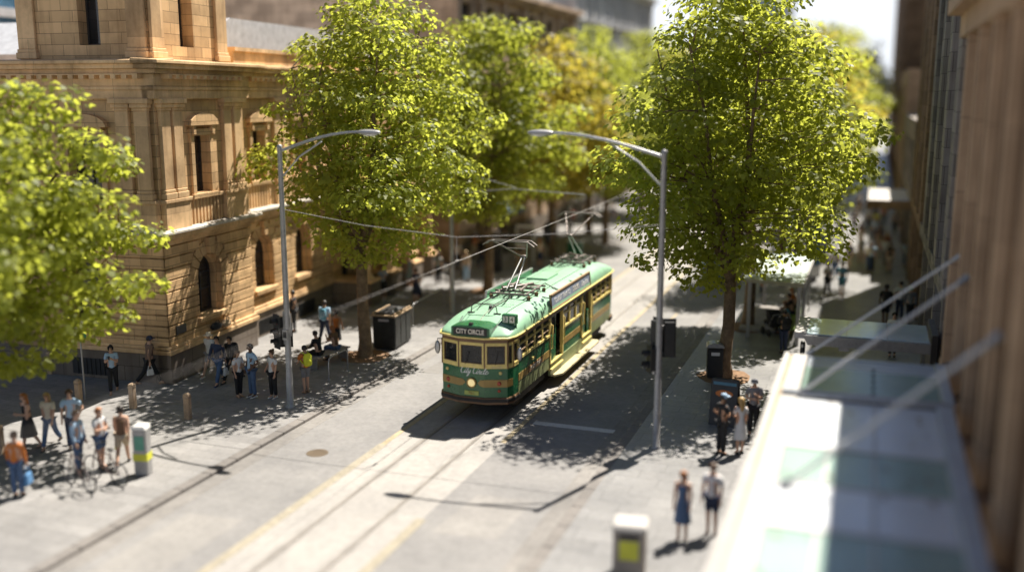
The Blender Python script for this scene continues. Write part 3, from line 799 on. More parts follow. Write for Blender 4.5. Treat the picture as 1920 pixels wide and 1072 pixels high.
# ---- second, smaller glass canopy beyond it
M_skyg = pm('pale_blue_glass_sky_sheen', (0.52, 0.64, 0.70), 0.12, 0.0, 0.12, 0.8)  # pale blue glass, its base colour raised to carry a sky reflection
c2 = thing('glass_canopy', 'small flat pale blue glass canopy crossing the shaded right pavement', 'canopy', (0, 31.0, 0))
g = MB()
for k in range(3): g.box(-1.55 + k * 1.16, -1.55 + k * 1.16 + 1.145, 0, 2.3, 2.94, 2.97)
build('glass_panel', g, M_skyg, c2)
g = MB(); g.hexa([(-1.50, -0.05, 2.62), (1.95, -0.05, 2.62), (1.95, 0.06, 2.62), (-1.50, 0.06, 2.62)], [(-1.66, -0.10, 2.93), (1.95, -0.10, 2.93), (1.95, 0.06, 2.93), (-1.66, 0.06, 2.93)]); build('front_beam', g, M_steel, c2)
g = MB(); g.box(-1.9, -1.56, 0.0, 2.3, 2.80, 2.99); build('edge_panel', g, M_cream, c2)
g = MB(); g.box(-0.6, -0.3, 0.2, 0.7, 2.45, 2.6); build('light_fitting', g, M_polegrey, c2)
g = MB(); g.box(1.96, 2.14, -0.1, 2.3, 0, 3.2); build('end_post', g, M_bronze, c2)
# ---- far awning
c3 = thing('flat_awning', 'flat awning with a pale lit top far along the right pavement', 'awning', (0, 62.5, 0))
g = MB(); g.box(-0.1, 2.3, 0, 8.5, 3.75, 3.95); build('roof_sheet', g, M_cream, c3)
g = MB(); g.box(-0.16, 2.3, -0.05, 0.0, 3.5, 4.0); build('fascia', g, M_brown, c3)
# ------------------------------------------------------------------ the tram
def text(name, s, size, mat, parent, mtx, extrude=0.006, shear=0.0, sx=1.0, align='CENTER', offset=0.0):
    c = bpy.data.curves.new(name, 'FONT'); c.body = s; c.size = size; c.align_x = align; c.align_y = 'CENTER'; c.extrude = extrude; c.shear = shear; c.offset = offset
    tmp = bpy.data.objects.new('tmp_text', c); COL.objects.link(tmp)
    dg = bpy.context.evaluated_depsgraph_get(); dg.update()
    me = bpy.data.meshes.new_from_object(tmp.evaluated_get(dg)); bpy.data.objects.remove(tmp)
    me.transform(mtx @ Matrix.Diagonal((sx, 1, 1, 1))); me.materials.clear(); me.materials.append(mat)
    return link(bpy.data.objects.new(name, me), parent)
def frame_m(o, ux, uy):
    """matrix with local x along ux, y along uy, origin o"""
    ux = Vector(ux).normalized(); uy = Vector(uy).normalized(); uz = ux.cross(uy).normalized()
    return Matrix(((ux.x, uy.x, uz.x, o[0]), (ux.y, uy.y, uz.y, o[1]), (ux.z, uy.z, uz.z, o[2]), (0, 0, 0, 1)))

T_green = pm('tram_green_paint', (0.016, 0.125, 0.045), 0.28, 0.0, 0.15, 1.5, coat=0.3, wear=0.15)
T_roof = pm('tram_roof_green', (0.25, 0.44, 0.29), 0.42, 0.0, 0.10, 1.2, wear=0.12)
T_cream = pm('tram_cream_paint', (0.80, 0.64, 0.22), 0.35, 0.0, 0.12, 2, wear=0.15)
T_gold = pm('tram_gold_band', (0.33, 0.215, 0.06), 0.4, 0.0, 0.15, 2)
T_brown = pm('tram_brown_wood', (0.17, 0.09, 0.04), 0.4, 0.0, 0.25, 3)
T_under = pm('tram_underframe', (0.018, 0.016, 0.015), 0.7, 0.0, 0.4, 4)
T_olive = pm('tram_grimy_skirt', (0.20, 0.235, 0.10), 0.45, 0.0, 0.25, 1.4)
T_step = pm('tram_cream_step', (0.55, 0.47, 0.27), 0.5, 0.0, 0.1, 2, wear=0.1)
T_glass = glass('tram_glass', (0.03, 0.032, 0.034), 0.05, alpha=0.62)
T_black = pm('tram_black_metal', (0.03, 0.028, 0.026), 0.45, 0.3, 0.3, 4)
T_pan = pm('pantograph_metal', (0.20, 0.17, 0.15), 0.45, 0.5, 0.3, 5, wear=0.3)
T_tan = pm('tram_interior_tan', (0.30, 0.20, 0.11), 0.6)
T_letter = pm('cream_lettering', (0.80, 0.74, 0.62), 0.5, 0.0, 0.03)
T_wht = pm('white_lettering', (0.82, 0.82, 0.80), 0.5, 0.0, 0.02)
T_sign = pm('roof_sign_blue', (0.23, 0.27, 0.36), 0.4, 0.0, 0.12, 2)
T_lamp, nt_, b_ = new_mat('lit_headlamp'); b_.inputs['Base Color'].default_value = (0.9, 0.75, 0.4, 1); b_.inputs['Emission Color'].default_value = (1, 0.78, 0.36, 1); b_.inputs['Emission Strength'].default_value = 0.22
T_red = pm('red_lens', (0.35, 0.05, 0.02), 0.25)
T_plate = pm('number_plate', (0.36, 0.42, 0.10), 0.4)

L, HW = 13.7, 1.22
tram = thing('tram', 'green and cream heritage tram with CITY CIRCLE sign and pale green roof on the track', 'tram', (TX, 28.3, 0))
NOSE = [(-HW, 0.95), (-1.19, 0.55), (-1.10, 0.27), (-0.43, 0.0), (0.43, 0.0), (1.10, 0.27), (1.19, 0.55), (HW, 0.95)]
def offset_path(path, d):
    """push an open outline outward (away from the tram's middle)"""
    out = []
    n = len(path)
    for i, p in enumerate(path):
        a = Vector(path[max(i - 1, 0)]); b = Vector(path[min(i + 1, n - 1)])
        t = (b - a).normalized(); nr = Vector((t.y, -t.x))
        out.append((p[0] + nr.x * d, p[1] + nr.y * d))
    return out
def rear(path): return [(-x, L - y) for x, y in path]
def strip(g, path, z0, z1, off=0.0, th=0.05, mi=None):
    o = offset_path(path, off); i_ = offset_path(path, off - th); n = len(o)
    vs = [(x, y, z0) for x, y in o] + [(x, y, z1) for x, y in o] + [(x, y, z0) for x, y in i_] + [(x, y, z1) for x, y in i_]
    fs = []
    for k in range(n - 1):
        fs += [(k, k + 1, n + k + 1, n + k), (2 * n + k + 1, 2 * n + k, 3 * n + k, 3 * n + k + 1), (n + k, n + k + 1, 3 * n + k + 1, 3 * n + k), (k + 1, k, 2 * n + k, 2 * n + k + 1)]
    fs += [(0, n, 3 * n, 2 * n), (n - 1, 3 * n - 1, 4 * n - 1, 2 * n - 1)]
    g.add(vs, fs, False, mi)
for end, ps in (('front', NOSE), ('rear', rear(NOSE))):
    g = MB(); strip(g, ps, 0.74, 1.68); build('apron', g, T_green, tram, bevel=0.006)
    g = MB(); strip(g, ps, 0.52, 0.74, 0.05, 0.12); build('bumper', g, T_brown, tram, bevel=0.02)
    g = MB(); strip(g, ps, 0.60, 0.70, 0.075, 0.03); build('bumper_strip', g, T_under, tram)
    g = MB(); strip(g, ps, 1.68, 1.76, 0.015, 0.08); strip(g, ps, 2.46, 2.50, 0.012, 0.07)
    build('window_rail', g, T_cream, tram, bevel=0.006)
    g = MB(); strip(g, ps, 2.50, 2.66, 0.01, 0.07); build('header', g, T_brown, tram)
    # windscreens: cream frames, brown posts, glass
    for i, (a, b) in enumerate(zip(ps, ps[1:])):
        a, b = Vector(a), Vector(b); ln = (b - a).length; t = (b - a) / ln; nr = Vector((t.y, -t.x))
        if ln < 0.35 and i in (0, 1, 5, 6): pass
        T = lambda s, w, z, a=a, t=t, nr=nr: (a.x + t.x * s + nr.x * w, a.y + t.y * s + nr.y * w, z)
        f = MB(T); m = 0.075 if ln > 0.5 else 0.045
        for (s0, s1, z0, z1) in ((0.02, m, 1.76, 2.46), (ln - m, ln - 0.02, 1.76, 2.46), (m, ln - m, 1.76, 1.82), (m, ln - m, 2.41, 2.46)):
            f.box(s0, s1, -0.05, 0.022, z0, z1)
        w = build('windscreen' if ln > 0.5 else 'corner_window', f, T_cream, tram, bevel=0.005)
        if ln > 0.5:
            f = MB(T)
            for (s0, s1, z0, z1) in ((m, m + 0.02, 1.82, 2.41), (ln - m - 0.02, ln - m, 1.82, 2.41), (m, ln - m, 1.82, 1.84), (m, ln - m, 2.39, 2.41)): f.box(s0, s1, -0.045, 0.004, z0, z1)
            build('rubber', f, T_brown, w)
        p = MB(T); p.box(m, ln - m, -0.035, -0.022, 1.82, 2.41); build('pane', p, T_glass, w)
        q = MB(T); q.box(-0.02, 0.02, -0.06, 0.03, 1.68, 2.50); build('post', q, T_brown, tram)
    # gold flashes either side of the headlight, lamps
    sgn = 1 if end == 'front' else -1
    def fpt(x, z, o, ps=ps, sgn=sgn):
        pts = NOSE
        for (xa, ya), (xb, yb) in zip(pts, pts[1:]):
            if xa <= x <= xb + 1e-9:
                y = ya + (yb - ya) * (x - xa) / (xb - xa); break
        y -= o
        return (x, y, z) if sgn > 0 else (-x, L - y, z)
    for sd_ in (-1, 1):
        poly = [(0.20, 1.20), (0.30, 1.30), (0.43, 1.32), (0.75, 1.32), (1.10, 1.32), (1.185, 1.32), (1.185, 1.08), (1.10, 1.08), (0.75, 1.08), (0.43, 1.08), (0.30, 1.10)]
        g = MB(); front = [fpt(sd_ * x, z, 0.016) for x, z in poly]; back = [fpt(sd_ * x, z, -0.01) for x, z in poly]
        n = len(poly)
        g.add(front + back, [(0, 1, 10), (1, 2, 9, 10), (2, 3, 8, 9), (3, 4, 7, 8), (4, 5, 6, 7)] + [(i, (i + 1) % n, n + (i + 1) % n, n + i) for i in range(n)])
        build('gold_flash', g, T_gold, tram)
        g = MB(); c = fpt(sd_ * 0.86, 1.20, 0.02); g.ellipsoid(c, (0.075, 0.035, 0.075), 12, 6); build('tail_lens', g, T_red, tram)
        g = MB(); c = fpt(sd_ * 0.86, 0.96, 0.02); g.ellipsoid(c, (0.05, 0.03, 0.05), 10, 6); build('tail_lens', g, T_red, tram)
        g = MB(); c = fpt(sd_ * 0.90, 1.54, 0.02); g.ellipsoid(c, (0.055, 0.035, 0.055), 12, 6); build('marker_light', g, T_cream, tram)
    g = MB(); c = fpt(0, 1.20, 0.0)
    T = lambda x, y, z, c=c, sgn=sgn: (c[0] + x, c[1] - sgn * z, c[2] + y)
    g.T = T; g.lathe([(0.165, -0.02), (0.165, 0.05), (0.13, 0.07), (0.125, 0.03)], (0, 0, 0), 20); hb = build('headlight', g, T_gold, tram)
    g = MB(T); g.lathe([(0.125, 0.035), (0.10, 0.06), (0.0, 0.075)], (0, 0, 0), 20); build('lens', g, T_lamp if end == 'front' else T_pan, hb)
    g = MB(); y0 = -0.03; 
    if sgn > 0: g.box(-0.24, 0.24, -0.03, 0.0, 0.80, 0.94)
    else: g.box(-0.24, 0.24, L, L + 0.03, 0.80, 0.94)
    build('number_plate', g, T_plate, tram, bevel=0.01)
text('fleet_number', '961', 0.14, T_gold, tram, frame_m((0.0, -0.034, 0.87), (1, 0, 0), (0, 0, 1)))

# handwritten CITY CIRCLE script on the apron, as ribbon strokes
def script_strokes():
    S = []
    def bez(p, n=10):
        out = []
        for i in range(0, len(p) - 3, 3):
            a, b, c, d = (Vector((q[0], q[1])) for q in p[i:i + 4])
            for k in range(n + (1 if i + 4 >= len(p) else 0)):
                t = k / n; out.append(a * (1 - t) ** 3 + b * 3 * t * (1 - t) ** 2 + c * 3 * t * t * (1 - t) + d * t ** 3)
        return out
    def cap(x): S.append((bez([(x + .34, 1.05), (x + .50, 1.35), (x + .18, 1.42), (x - .02, .85), (x - .18, .35), (x, -.02), (x + .22, 0), (x + .36, 0), (x + .46, .12), (x + .52, .26)], 12), 0.075))
    def swash(x): S.append((bez([(x - .15, .95), (x - .40, 1.15), (x - .35, 1.5), (x + .1, 1.42), (x + .3, 1.38), (x + .4, 1.3), (x + .46, 1.2)], 10), 0.05))
    def i_(x): S.append((bez([(x, .25), (x + .06, .35), (x + .1, .5), (x + .12, .6), (x + .06, .3), (x, .02), (x + .12, 0), (x + .2, 0), (x + .26, .12), (x + .3, .25)]), 0.065)); S.append(([Vector((x + .16, .82)), Vector((x + .2, .9))], 0.08))
    def t_(x): S.append((bez([(x, .25), (x + .1, .5), (x + .2, .95), (x + .22, 1.1), (x + .12, .6), (x + .02, .03), (x + .14, 0), (x + .22, 0), (x + .28, .12), (x + .32, .25)]), 0.065)); S.append(([Vector((x + .02, .78)), Vector((x + .34, .84))], 0.055))
    def y_(x): S.append((bez([(x, .25), (x + .06, .6), (x + .12, .62), (x + .08, .3), (x + .06, .05), (x + .2, -.05), (x + .34, .6), (x + .3, .2), (x + .2, -.55), (x + .02, -.55), (x - .1, -.5), (x, -.1), (x + .45, .25)]), 0.06))
    def r_(x): S.append((bez([(x, .25), (x + .06, .45), (x + .1, .6), (x + .14, .7), (x + .12, .55), (x + .22, .56), (x + .28, .56), (x + .2, .3), (x + .14, .02), (x + .28, 0), (x + .34, 0), (x + .38, .12), (x + .42, .25)]), 0.065))
    def c_(x): S.append((bez([(x, .25), (x + .08, .5), (x + .2, .68), (x + .3, .52), (x + .25, .7), (x + .02, .5), (x + .06, .2), (x + .08, -.05), (x + .3, -.02), (x + .4, .25)]), 0.065))
    def l_(x): S.append((bez([(x, .25), (x + .16, .5), (x + .4, 1.3), (x + .26, 1.28), (x + .16, 1.25), (x + .04, .3), (x + .1, .05), (x + .16, -.05), (x + .26, .1), (x + .32, .25)]), 0.065))
    def e_(x): S.append((bez([(x, .25), (x + .2, .35), (x + .34, .55), (x + .22, .6), (x + .08, .62), (x + .0, .2), (x + .12, .03), (x + .24, -.08), (x + .36, .1), (x + .5, .35)]), 0.065))
    cap(0); swash(.02); i_(.5); t_(.82); y_(1.12); cap(2.0); swash(2.02); i_(2.5); r_(2.8); c_(3.2); l_(3.6); e_(3.9)
    return S
g = MB(); sc = 0.205; x_off = -0.36
for pts, wd in script_strokes():
    q = []
    for p in pts:
        x = x_off + (p.x + p.y * 0.25) * sc; z = 1.50 + p.y * sc * 0.9
        c = (x, z); q.append(c)
    for i in range(len(q) - 1):
        a, b = Vector(q[i]), Vector(q[i + 1]); d = (b - a)
        if d.length < 1e-5: continue
        d.normalize(); up = wd * sc * (0.30 + 0.42 * abs(d.y)); nn = Vector((-d.y, d.x)) * up * 0.9
        a2, b2 = a - d * 0.004, b + d * 0.004
        cs = [a2 - nn, b2 - nn, b2 + nn, a2 + nn]
        def ypos(x):
            x = min(max(x, -1.09), 1.09)
            return 0 if abs(x) <= .43 else (abs(x) - .43) / .67 * .27
        off = 0.012 + 0.0004 * (i % 4)
        vs = [(c.x, ypos(c.x) - off, c.y) for c in cs] + [(c.x, ypos(c.x) + 0.004, c.y) for c in cs]
        g.add(vs, [(0, 1, 2, 3), (0, 4, 5, 1), (1, 5, 6, 2), (2, 6, 7, 3), (3, 7, 4, 0)])
build('script_lettering', g, T_wht, tram)
text('small_notice', 'MIND THE STEP', 0.05, T_letter, tram, frame_m((0.80, 0.117, 1.722), (0.67, 0.27, 0), (0, 0, 1)), 0.003)

# sides
def side(sg):
    X = lambda x: sg * x
    def bx(g, x0, x1, y0, y1, z0, z1): g.box(min(X(x0), X(x1)), max(X(x0), X(x1)), y0, y1, z0, z1)
    for a, b, skirt in ((0.96, 4.25, 0.66), (9.75, L - 0.96, 0.66)):
        rearp = a > 5
        g = MB(); bx(g, HW - 0.05, HW, a, b, 1.05, 1.80); build('side_panel', g, T_green, tram)
        g = MB(); bx(g, HW - 0.05, HW + 0.002, a, b, skirt, 1.05); build('side_skirt', g, T_olive if sg > 0 else T_green, tram)
        g = MB(); bx(g, HW - 0.02, HW + 0.012, a, b, 1.10, 1.34); build('gold_band', g, T_gold, tram)
        if not rearp:
            g = MB(); bx(g, HW, HW + 0.028, a + 0.95, a + 2.45, 1.125, 1.315); nb = build('notice_board', g, T_brown, tram)
            if sg > 0: text('notice_text', 'TOURIST TRAM', 0.16, T_letter, nb, frame_m((HW + 0.03, a + 1.70, 1.22), (0, 1, 0), (0, 0, 1)), 0.003)
            g = MB(); bx(g, HW, HW + 0.05, a + 1.3, a + 1.55, 1.47, 1.56); build('side_lamp', g, T_cream, tram, bevel=0.01)
        g = MB(); bx(g, HW - 0.05, HW + 0.03, a, b, 1.80, 1.88); bx(g, HW - 0.05, HW + 0.02, a, b, 2.26, 2.32)
        n = 4; w = (b - a) / n
        for k in range(n + 1):
            y = a + k * w; e = 0.05 if 0 < k < n else 0.07
            y0 = max(a, y - e); y1 = min(b, y + e); bx(g, HW - 0.05, HW + 0.015, y0, y1, 1.88, 2.26)
            bx(g, HW - 0.05, HW + 0.015, y0, y1, 2.32, 2.46)
        build('window_frame', g, T_cream, tram)
        g = MB()
        for k in range(n): bx(g, HW - 0.04, HW + 0.006, a + k * w + 0.07, a + (k + 1) * w - 0.07, 2.04, 2.07)
        build('sash_bar', g, T_tan, tram)
        for k in range(n):
            p = MB(); bx(p, HW - 0.035, HW - 0.02, a + k * w + 0.03, a + (k + 1) * w - 0.03, 1.86, 2.47); build('side_window', p, T_glass, tram)
        g = MB(); bx(g, HW - 0.06, HW + 0.008, a, b, 2.46, 2.62); build('side_header', g, T_brown, tram)
    # drop centre with two doors
    a, b = 4.25, 9.75
    g = MB(); bx(g, HW - 0.06, HW + 0.008, a, b, 2.46, 2.62); build('side_header', g, T_brown, tram)
    for (c, d) in ((4.25, 4.78), (5.85, 8.35), (9.25, 9.75)):
        g = MB(); bx(g, HW - 0.07, HW - 0.02, c, d, 0.78, 1.76); build('side_panel', g, T_green, tram)
    g = MB(); bx(g, HW - 0.05, HW - 0.008, 5.85, 8.35, 1.12, 1.34); build('gold_band', g, T_gold, tram)
    g = MB(); bx(g, HW - 0.03, HW + 0.02, 5.85, 8.35, 1.74, 1.82); bx(g, HW - 0.03, HW + 0.01, 5.85, 8.35, 2.24, 2.31)
    for y in (5.85, 6.65, 7.5, 8.25): bx(g, HW - 0.05, HW + 0.015, y, y + 0.10, 1.82, 2.46)
    build('window_frame', g, T_cream, tram)
    p = MB(); bx(p, HW - 0.045, HW - 0.03, 5.9, 8.3, 1.8, 2.47); build('side_window', p, T_glass, tram)
    for (c, d, open0, open1) in ((4.25, 5.85, 5.15, 5.75), (8.35, 9.75, 9.0, 9.6)):
        dl = MB(); bx(dl, HW - 0.08, HW - 0.05, c + 0.12, open0, 0.8, 1.72); bx(dl, HW - 0.08, HW - 0.05, c + 0.12, open0, 2.4, 2.46)
        bx(dl, HW - 0.08, HW - 0.05, c + 0.12, c + 0.2, 1.72, 2.4); bx(dl, HW - 0.08, HW - 0.05, open0 - 0.08, open0, 1.72, 2.4)
        do = build('door', dl, T_green if sg > 0 else T_green, tram)
        p = MB(); bx(p, HW - 0.075, HW - 0.06, c + 0.2, open0 - 0.08, 1.72, 2.4); build('pane', p, T_glass, do)
        g = MB(); bx(g, HW - 0.08, HW + 0.03, c, c + 0.11, 0.8, 2.46); bx(g, HW - 0.08, HW + 0.03, d - 0.10, d, 0.8, 2.46); build('door_post', g, T_cream, tram)
        for hy in (c + 0.16, open1 + 0.1):
            h = MB(); xx = X(HW + 0.07); h.tube([(X(HW), hy, 2.2), (xx, hy, 2.18), (xx, hy, 1.35), (X(HW), hy, 1.33)], 0.022, 8); build('grab_rail', h, T_cream, tram)
        for k in range(2):
            g = MB(); bx(g, HW - 0.10, HW + 0.04 + 0.03 * k, c + 0.05, d - 0.1, 0.78 - k * 0.22, 0.84 - k * 0.22); build('door_step', g, T_cream, tram, bevel=0.006)
    g = MB(); bx(g, HW - 0.08, HW + 0.01, 4.35, 9.9, 0.36, 0.80); build('step_riser', g, T_olive if sg > 0 else T_green, tram)
    g = MB(); y0, y1 = 4.55, 10.1
    pts = [(HW - 0.1, y0 + 0.05), (HW + 0.10, y0), (HW + 0.30, y0 + 0.35), (HW + 0.30, y1 - 0.2), (HW + 0.22, y1), (HW - 0.1, y1)]
    g.prism(pts, 0.28, 0.36, lambda p, q, w: (X(p), q, w)); build('running_board', g, T_step, tram, bevel=0.012)
    # mirror
    mr = MB(); mr.tube([(X(HW), 0.75, 2.35), (X(HW + 0.18), 0.55, 2.38), (X(HW + 0.18), 0.55, 2.3)], 0.015, 6); mo = build('mirror_arm', mr, T_black, tram)
    mr = MB(); mr.ellipsoid((X(HW + 0.18), 0.55, 2.10), (0.10, 0.05, 0.22), 12, 8); build('mirror', mr, M_steel, mo)
side(1); side(-1)
# roof: arched, domed at both ends
g = MB(); rings = []
prof_n = 22
def half_w(y):
    yy = min(y, L - y)
    for (xa, ya), (xb, yb) in zip(NOSE[4:], NOSE[5:]):
        if ya <= yy <= yb: return xa + (xb - xa) * (yy - ya) / max(1e-6, yb - ya)
    return HW if yy > 0.9 else 0.43
ys = [-0.04, 0.0, 0.03, 0.08, 0.15, 0.27, 0.4, 0.55, 0.75, 0.95, 1.2, 1.5, 1.9, 2.4]
ys = ys + [3, 4.5, 6, 7.7, 9.2, 10.7] + [L - y for y in ys[::-1]]
for y in ys:
    yy = max(0.0, min(y, L - y)); w = half_w(max(0, yy)) + 0.04
    if w < 0.5: w = 0.43 + 0.06
    t = min(1.0, (yy + 0.04) / 2.2); hgt = 0.56 * (1 - (1 - t) ** 2.3)
    ring = []
    for k in range(prof_n + 1):
        a = math.pi * k / prof_n; cx = math.cos(a); x = w * math.copysign(abs(cx) ** 0.72, cx)
        z = hgt * math.sin(a) ** 0.80
        ring.append((x, y, 2.67 + z))
    rings.append(ring)
g.loft(rings, closed=False, smooth=True); g.add([(r[0]) for r in rings] + [r[-1] for r in rings], [(i, i + 1, len(rings) + i + 1, len(rings) + i) for i in range(len(rings) - 1)])
roof = build('roof', g, T_roof, tram)
roof.data.polygons.foreach_set('use_smooth', [True] * len(roof.data.polygons))
g = MB()
full = [(x, y) for x, y in NOSE] + [(x, y) for x, y in rear(NOSE)]
o = offset_path(full + [full[0]], 0.075); o[0] = o[-1] = (o[0][0], o[0][1])
o = [(x + math.copysign(0.0, x), y) for x, y in o]
g.tube([(x, y, 2.655) for x, y in o], 0.034, 8); build('roof_gutter', g, T_cream, tram)
def rz_(x, y):
    """height of the roof skin"""
    yy = max(0.0, min(y, L - y)); w = half_w(yy) + 0.04; t = min(1.0, (yy + 0.04) / 2.2); hgt = 0.56 * (1 - (1 - t) ** 2.3)
    c = min(1.0, abs(x) / w) ** (1 / 0.72); return 2.67 + hgt * (max(0, 1 - c * c) ** 0.5) ** 0.80
M_seam = pm('roof_seam_dark', (0.05, 0.09, 0.06), 0.6)
for x in (-0.62, 0.0, 0.62):
    g = MB(); g.tube([(x, y, rz_(x, y) + 0.004) for y in [0.25 + k * 0.2 for k in range(int((L - 0.5) / 0.2))]], 0.013, 6); build('roof_seam', g, M_seam if x else T_pan, tram)
g = MB(); pts = [(1.02 * math.cos(math.pi * k / 24) , 0.50 + 0.0 * k) for k in range(25)]
for sd_ in (-1, 1):
    g.tube([(sd_ * (0.60 + 0.10 * k / 10), 0.10 + 0.9 * k / 10, rz_(sd_ * (0.60 + 0.10 * k / 10), 0.10 + 0.9 * k / 10) + 0.006) for k in range(11)], 0.016, 6)
build('roof_rib', g, T_black, tram)
# destination box
g = MB(); tp = [(-0.66, 2.70), (0.62, 2.70), (0.62, 2.98), (0.30, 3.04), (-0.32, 3.04), (-0.66, 2.98)]
g.prism(tp, -0.06, 0.75, lambda a, b, w: (a, w, b)); db = build('destination_box', g, T_green, tram, bevel=0.012)
g = MB(); g.box(-0.58, 0.54, -0.075, -0.058, 2.735, 2.965); build('sign_face', g, T_black, db)
text('sign_text', 'CITY CIRCLE', 0.205, T_letter, db, frame_m((-0.02, -0.078, 2.845), (1, 0, 0), (0, 0, 1)), 0.004, sx=0.80, offset=0.004)
g = MB(); g.box(-0.08, 0.04, -0.02, 0.08, 3.04, 3.12); build('marker_light', g, T_black, tram)
# route number box on the corner
g = MB(); g.box(0.72, 1.20, 0.78, 0.98, 2.98, 3.28); nbx = build('route_box', g, T_green, tram, bevel=0.012)
for x in (0.845, 1.065):
    g = MB(); g.box(x - 0.085, x + 0.085, 0.765, 0.782, 3.03, 3.23); build('number_panel', g, T_letter, nbx)
text('route_number', '3', 0.2, T_black, nbx, frame_m((0.845, 0.762, 3.13), (1, 0, 0), (0, 0, 1)), 0.003); text('route_number', '4', 0.2, T_black, nbx, frame_m((1.065, 0.762, 3.13), (1, 0, 0), (0, 0, 1)), 0.003)
g = MB(); g.tube([(1.16, 0.88, 2.64), (1.16, 0.88, 3.0)], 0.035, 8); g.tube([(0.78, 0.88, 2.9), (0.78, 0.88, 3.0)], 0.025, 8); build('route_box_post', g, T_green, tram)
# small hoop on the front of the roof
g = MB(); z0 = rz_(0.4, 1.3)
g.tube([(-0.52, 1.3, rz_(-.52, 1.3)), (-0.50, 1.3, z0 + 0.22), (-0.42, 1.3, z0 + 0.30), (0.26, 1.3, z0 + 0.30), (0.34, 1.3, z0 + 0.22), (0.38, 1.3, rz_(.38, 1.3))], 0.017, 8)
for x in (-0.52, 0.38): g.box(x - 0.12, x + 0.12, 1.26, 1.34, rz_(x, 1.3) - 0.01, rz_(x, 1.3) + 0.02)
build('roof_hoop', g, T_black, tram)
g = MB(); g.tube([(0.1, 1.25, z0 + .03), (0.05, 1.9, z0 + 0.16), (0.05, 4.0, z0 + 0.17)], 0.018, 6); g.tube([(-0.4, 1.5, z0 + .03), (-0.5, 2.2, z0 + 0.12), (-0.5, 4, z0 + 0.14)], 0.015, 6)
g.ellipsoid((-0.02, 1.75, z0 + 0.1), (0.06, 0.1, 0.08)); build('roof_cable', g, T_black, tram)
# hatch
g = MB(); g.box(-0.60, 0.22, 7.1, 8.5, 3.20, 3.30); build('roof_hatch', g, T_roof, tram, bevel=0.012)
# advert boards along both roof edges
for sg in (1, -1):
    x = sg * (HW + 0.03)
    g = MB()
    def slab(y0, y1, z0, z1, w0, w1, g):
        f = lambda y, z, w: (x - sg * (z - 2.72) * 0.10 + sg * w, y, z)
        g.hexa([f(y0, z0, w0), f(y1, z0, w0), f(y1, z0, w1), f(y0, z0, w1)], [f(y0, z1, w0), f(y1, z1, w0), f(y1, z1, w1), f(y0, z1, w1)])
    slab(4.40, 9.45, 2.73, 3.20, -0.03, 0.0, g); bd = build('roof_sign', g, T_sign if sg > 0 else pm('roof_sign_back', (0.20, 0.42, 0.28), 0.5), tram)
    g = MB()
    for q in ((4.36, 9.49, 3.20, 3.25), (4.36, 9.49, 2.69, 2.73), (4.36, 4.40, 2.73, 3.20), (9.45, 9.49, 2.73, 3.20)): slab(*q, -0.05, 0.025, g)
    build('sign_frame', g, T_tan if sg > 0 else M_steel, bd)
    g = MB()
    for y in (4.5, 6.0, 7.8, 9.3): g.tube([(sg * (HW - 0.02), y, 3.1), (sg * 0.85, y, rz_(0.85, y))], 0.018, 6)
    build('sign_stay', g, T_black, bd)
    if sg > 0:
        f = lambda y, z: (x - (z - 2.72) * 0.10 + 0.002, y, z)
        upv = (-0.10, 0, 1)
        text('sign_text', 'TOURIST TRAM TO', 0.25, T_wht, bd, frame_m(f(5.75, 2.965), (0, 1, 0), upv), 0.003, sx=0.92)
        text('sign_text', 'DOCKS', 0.25, T_letter, bd, frame_m(f(7.50, 2.965), (0, 1, 0), upv), 0.003)
        text('sign_text', 'Explore', 0.30, T_wht, bd, frame_m(f(8.72, 2.965), (0, 1, 0), upv), 0.003, shear=0.3)
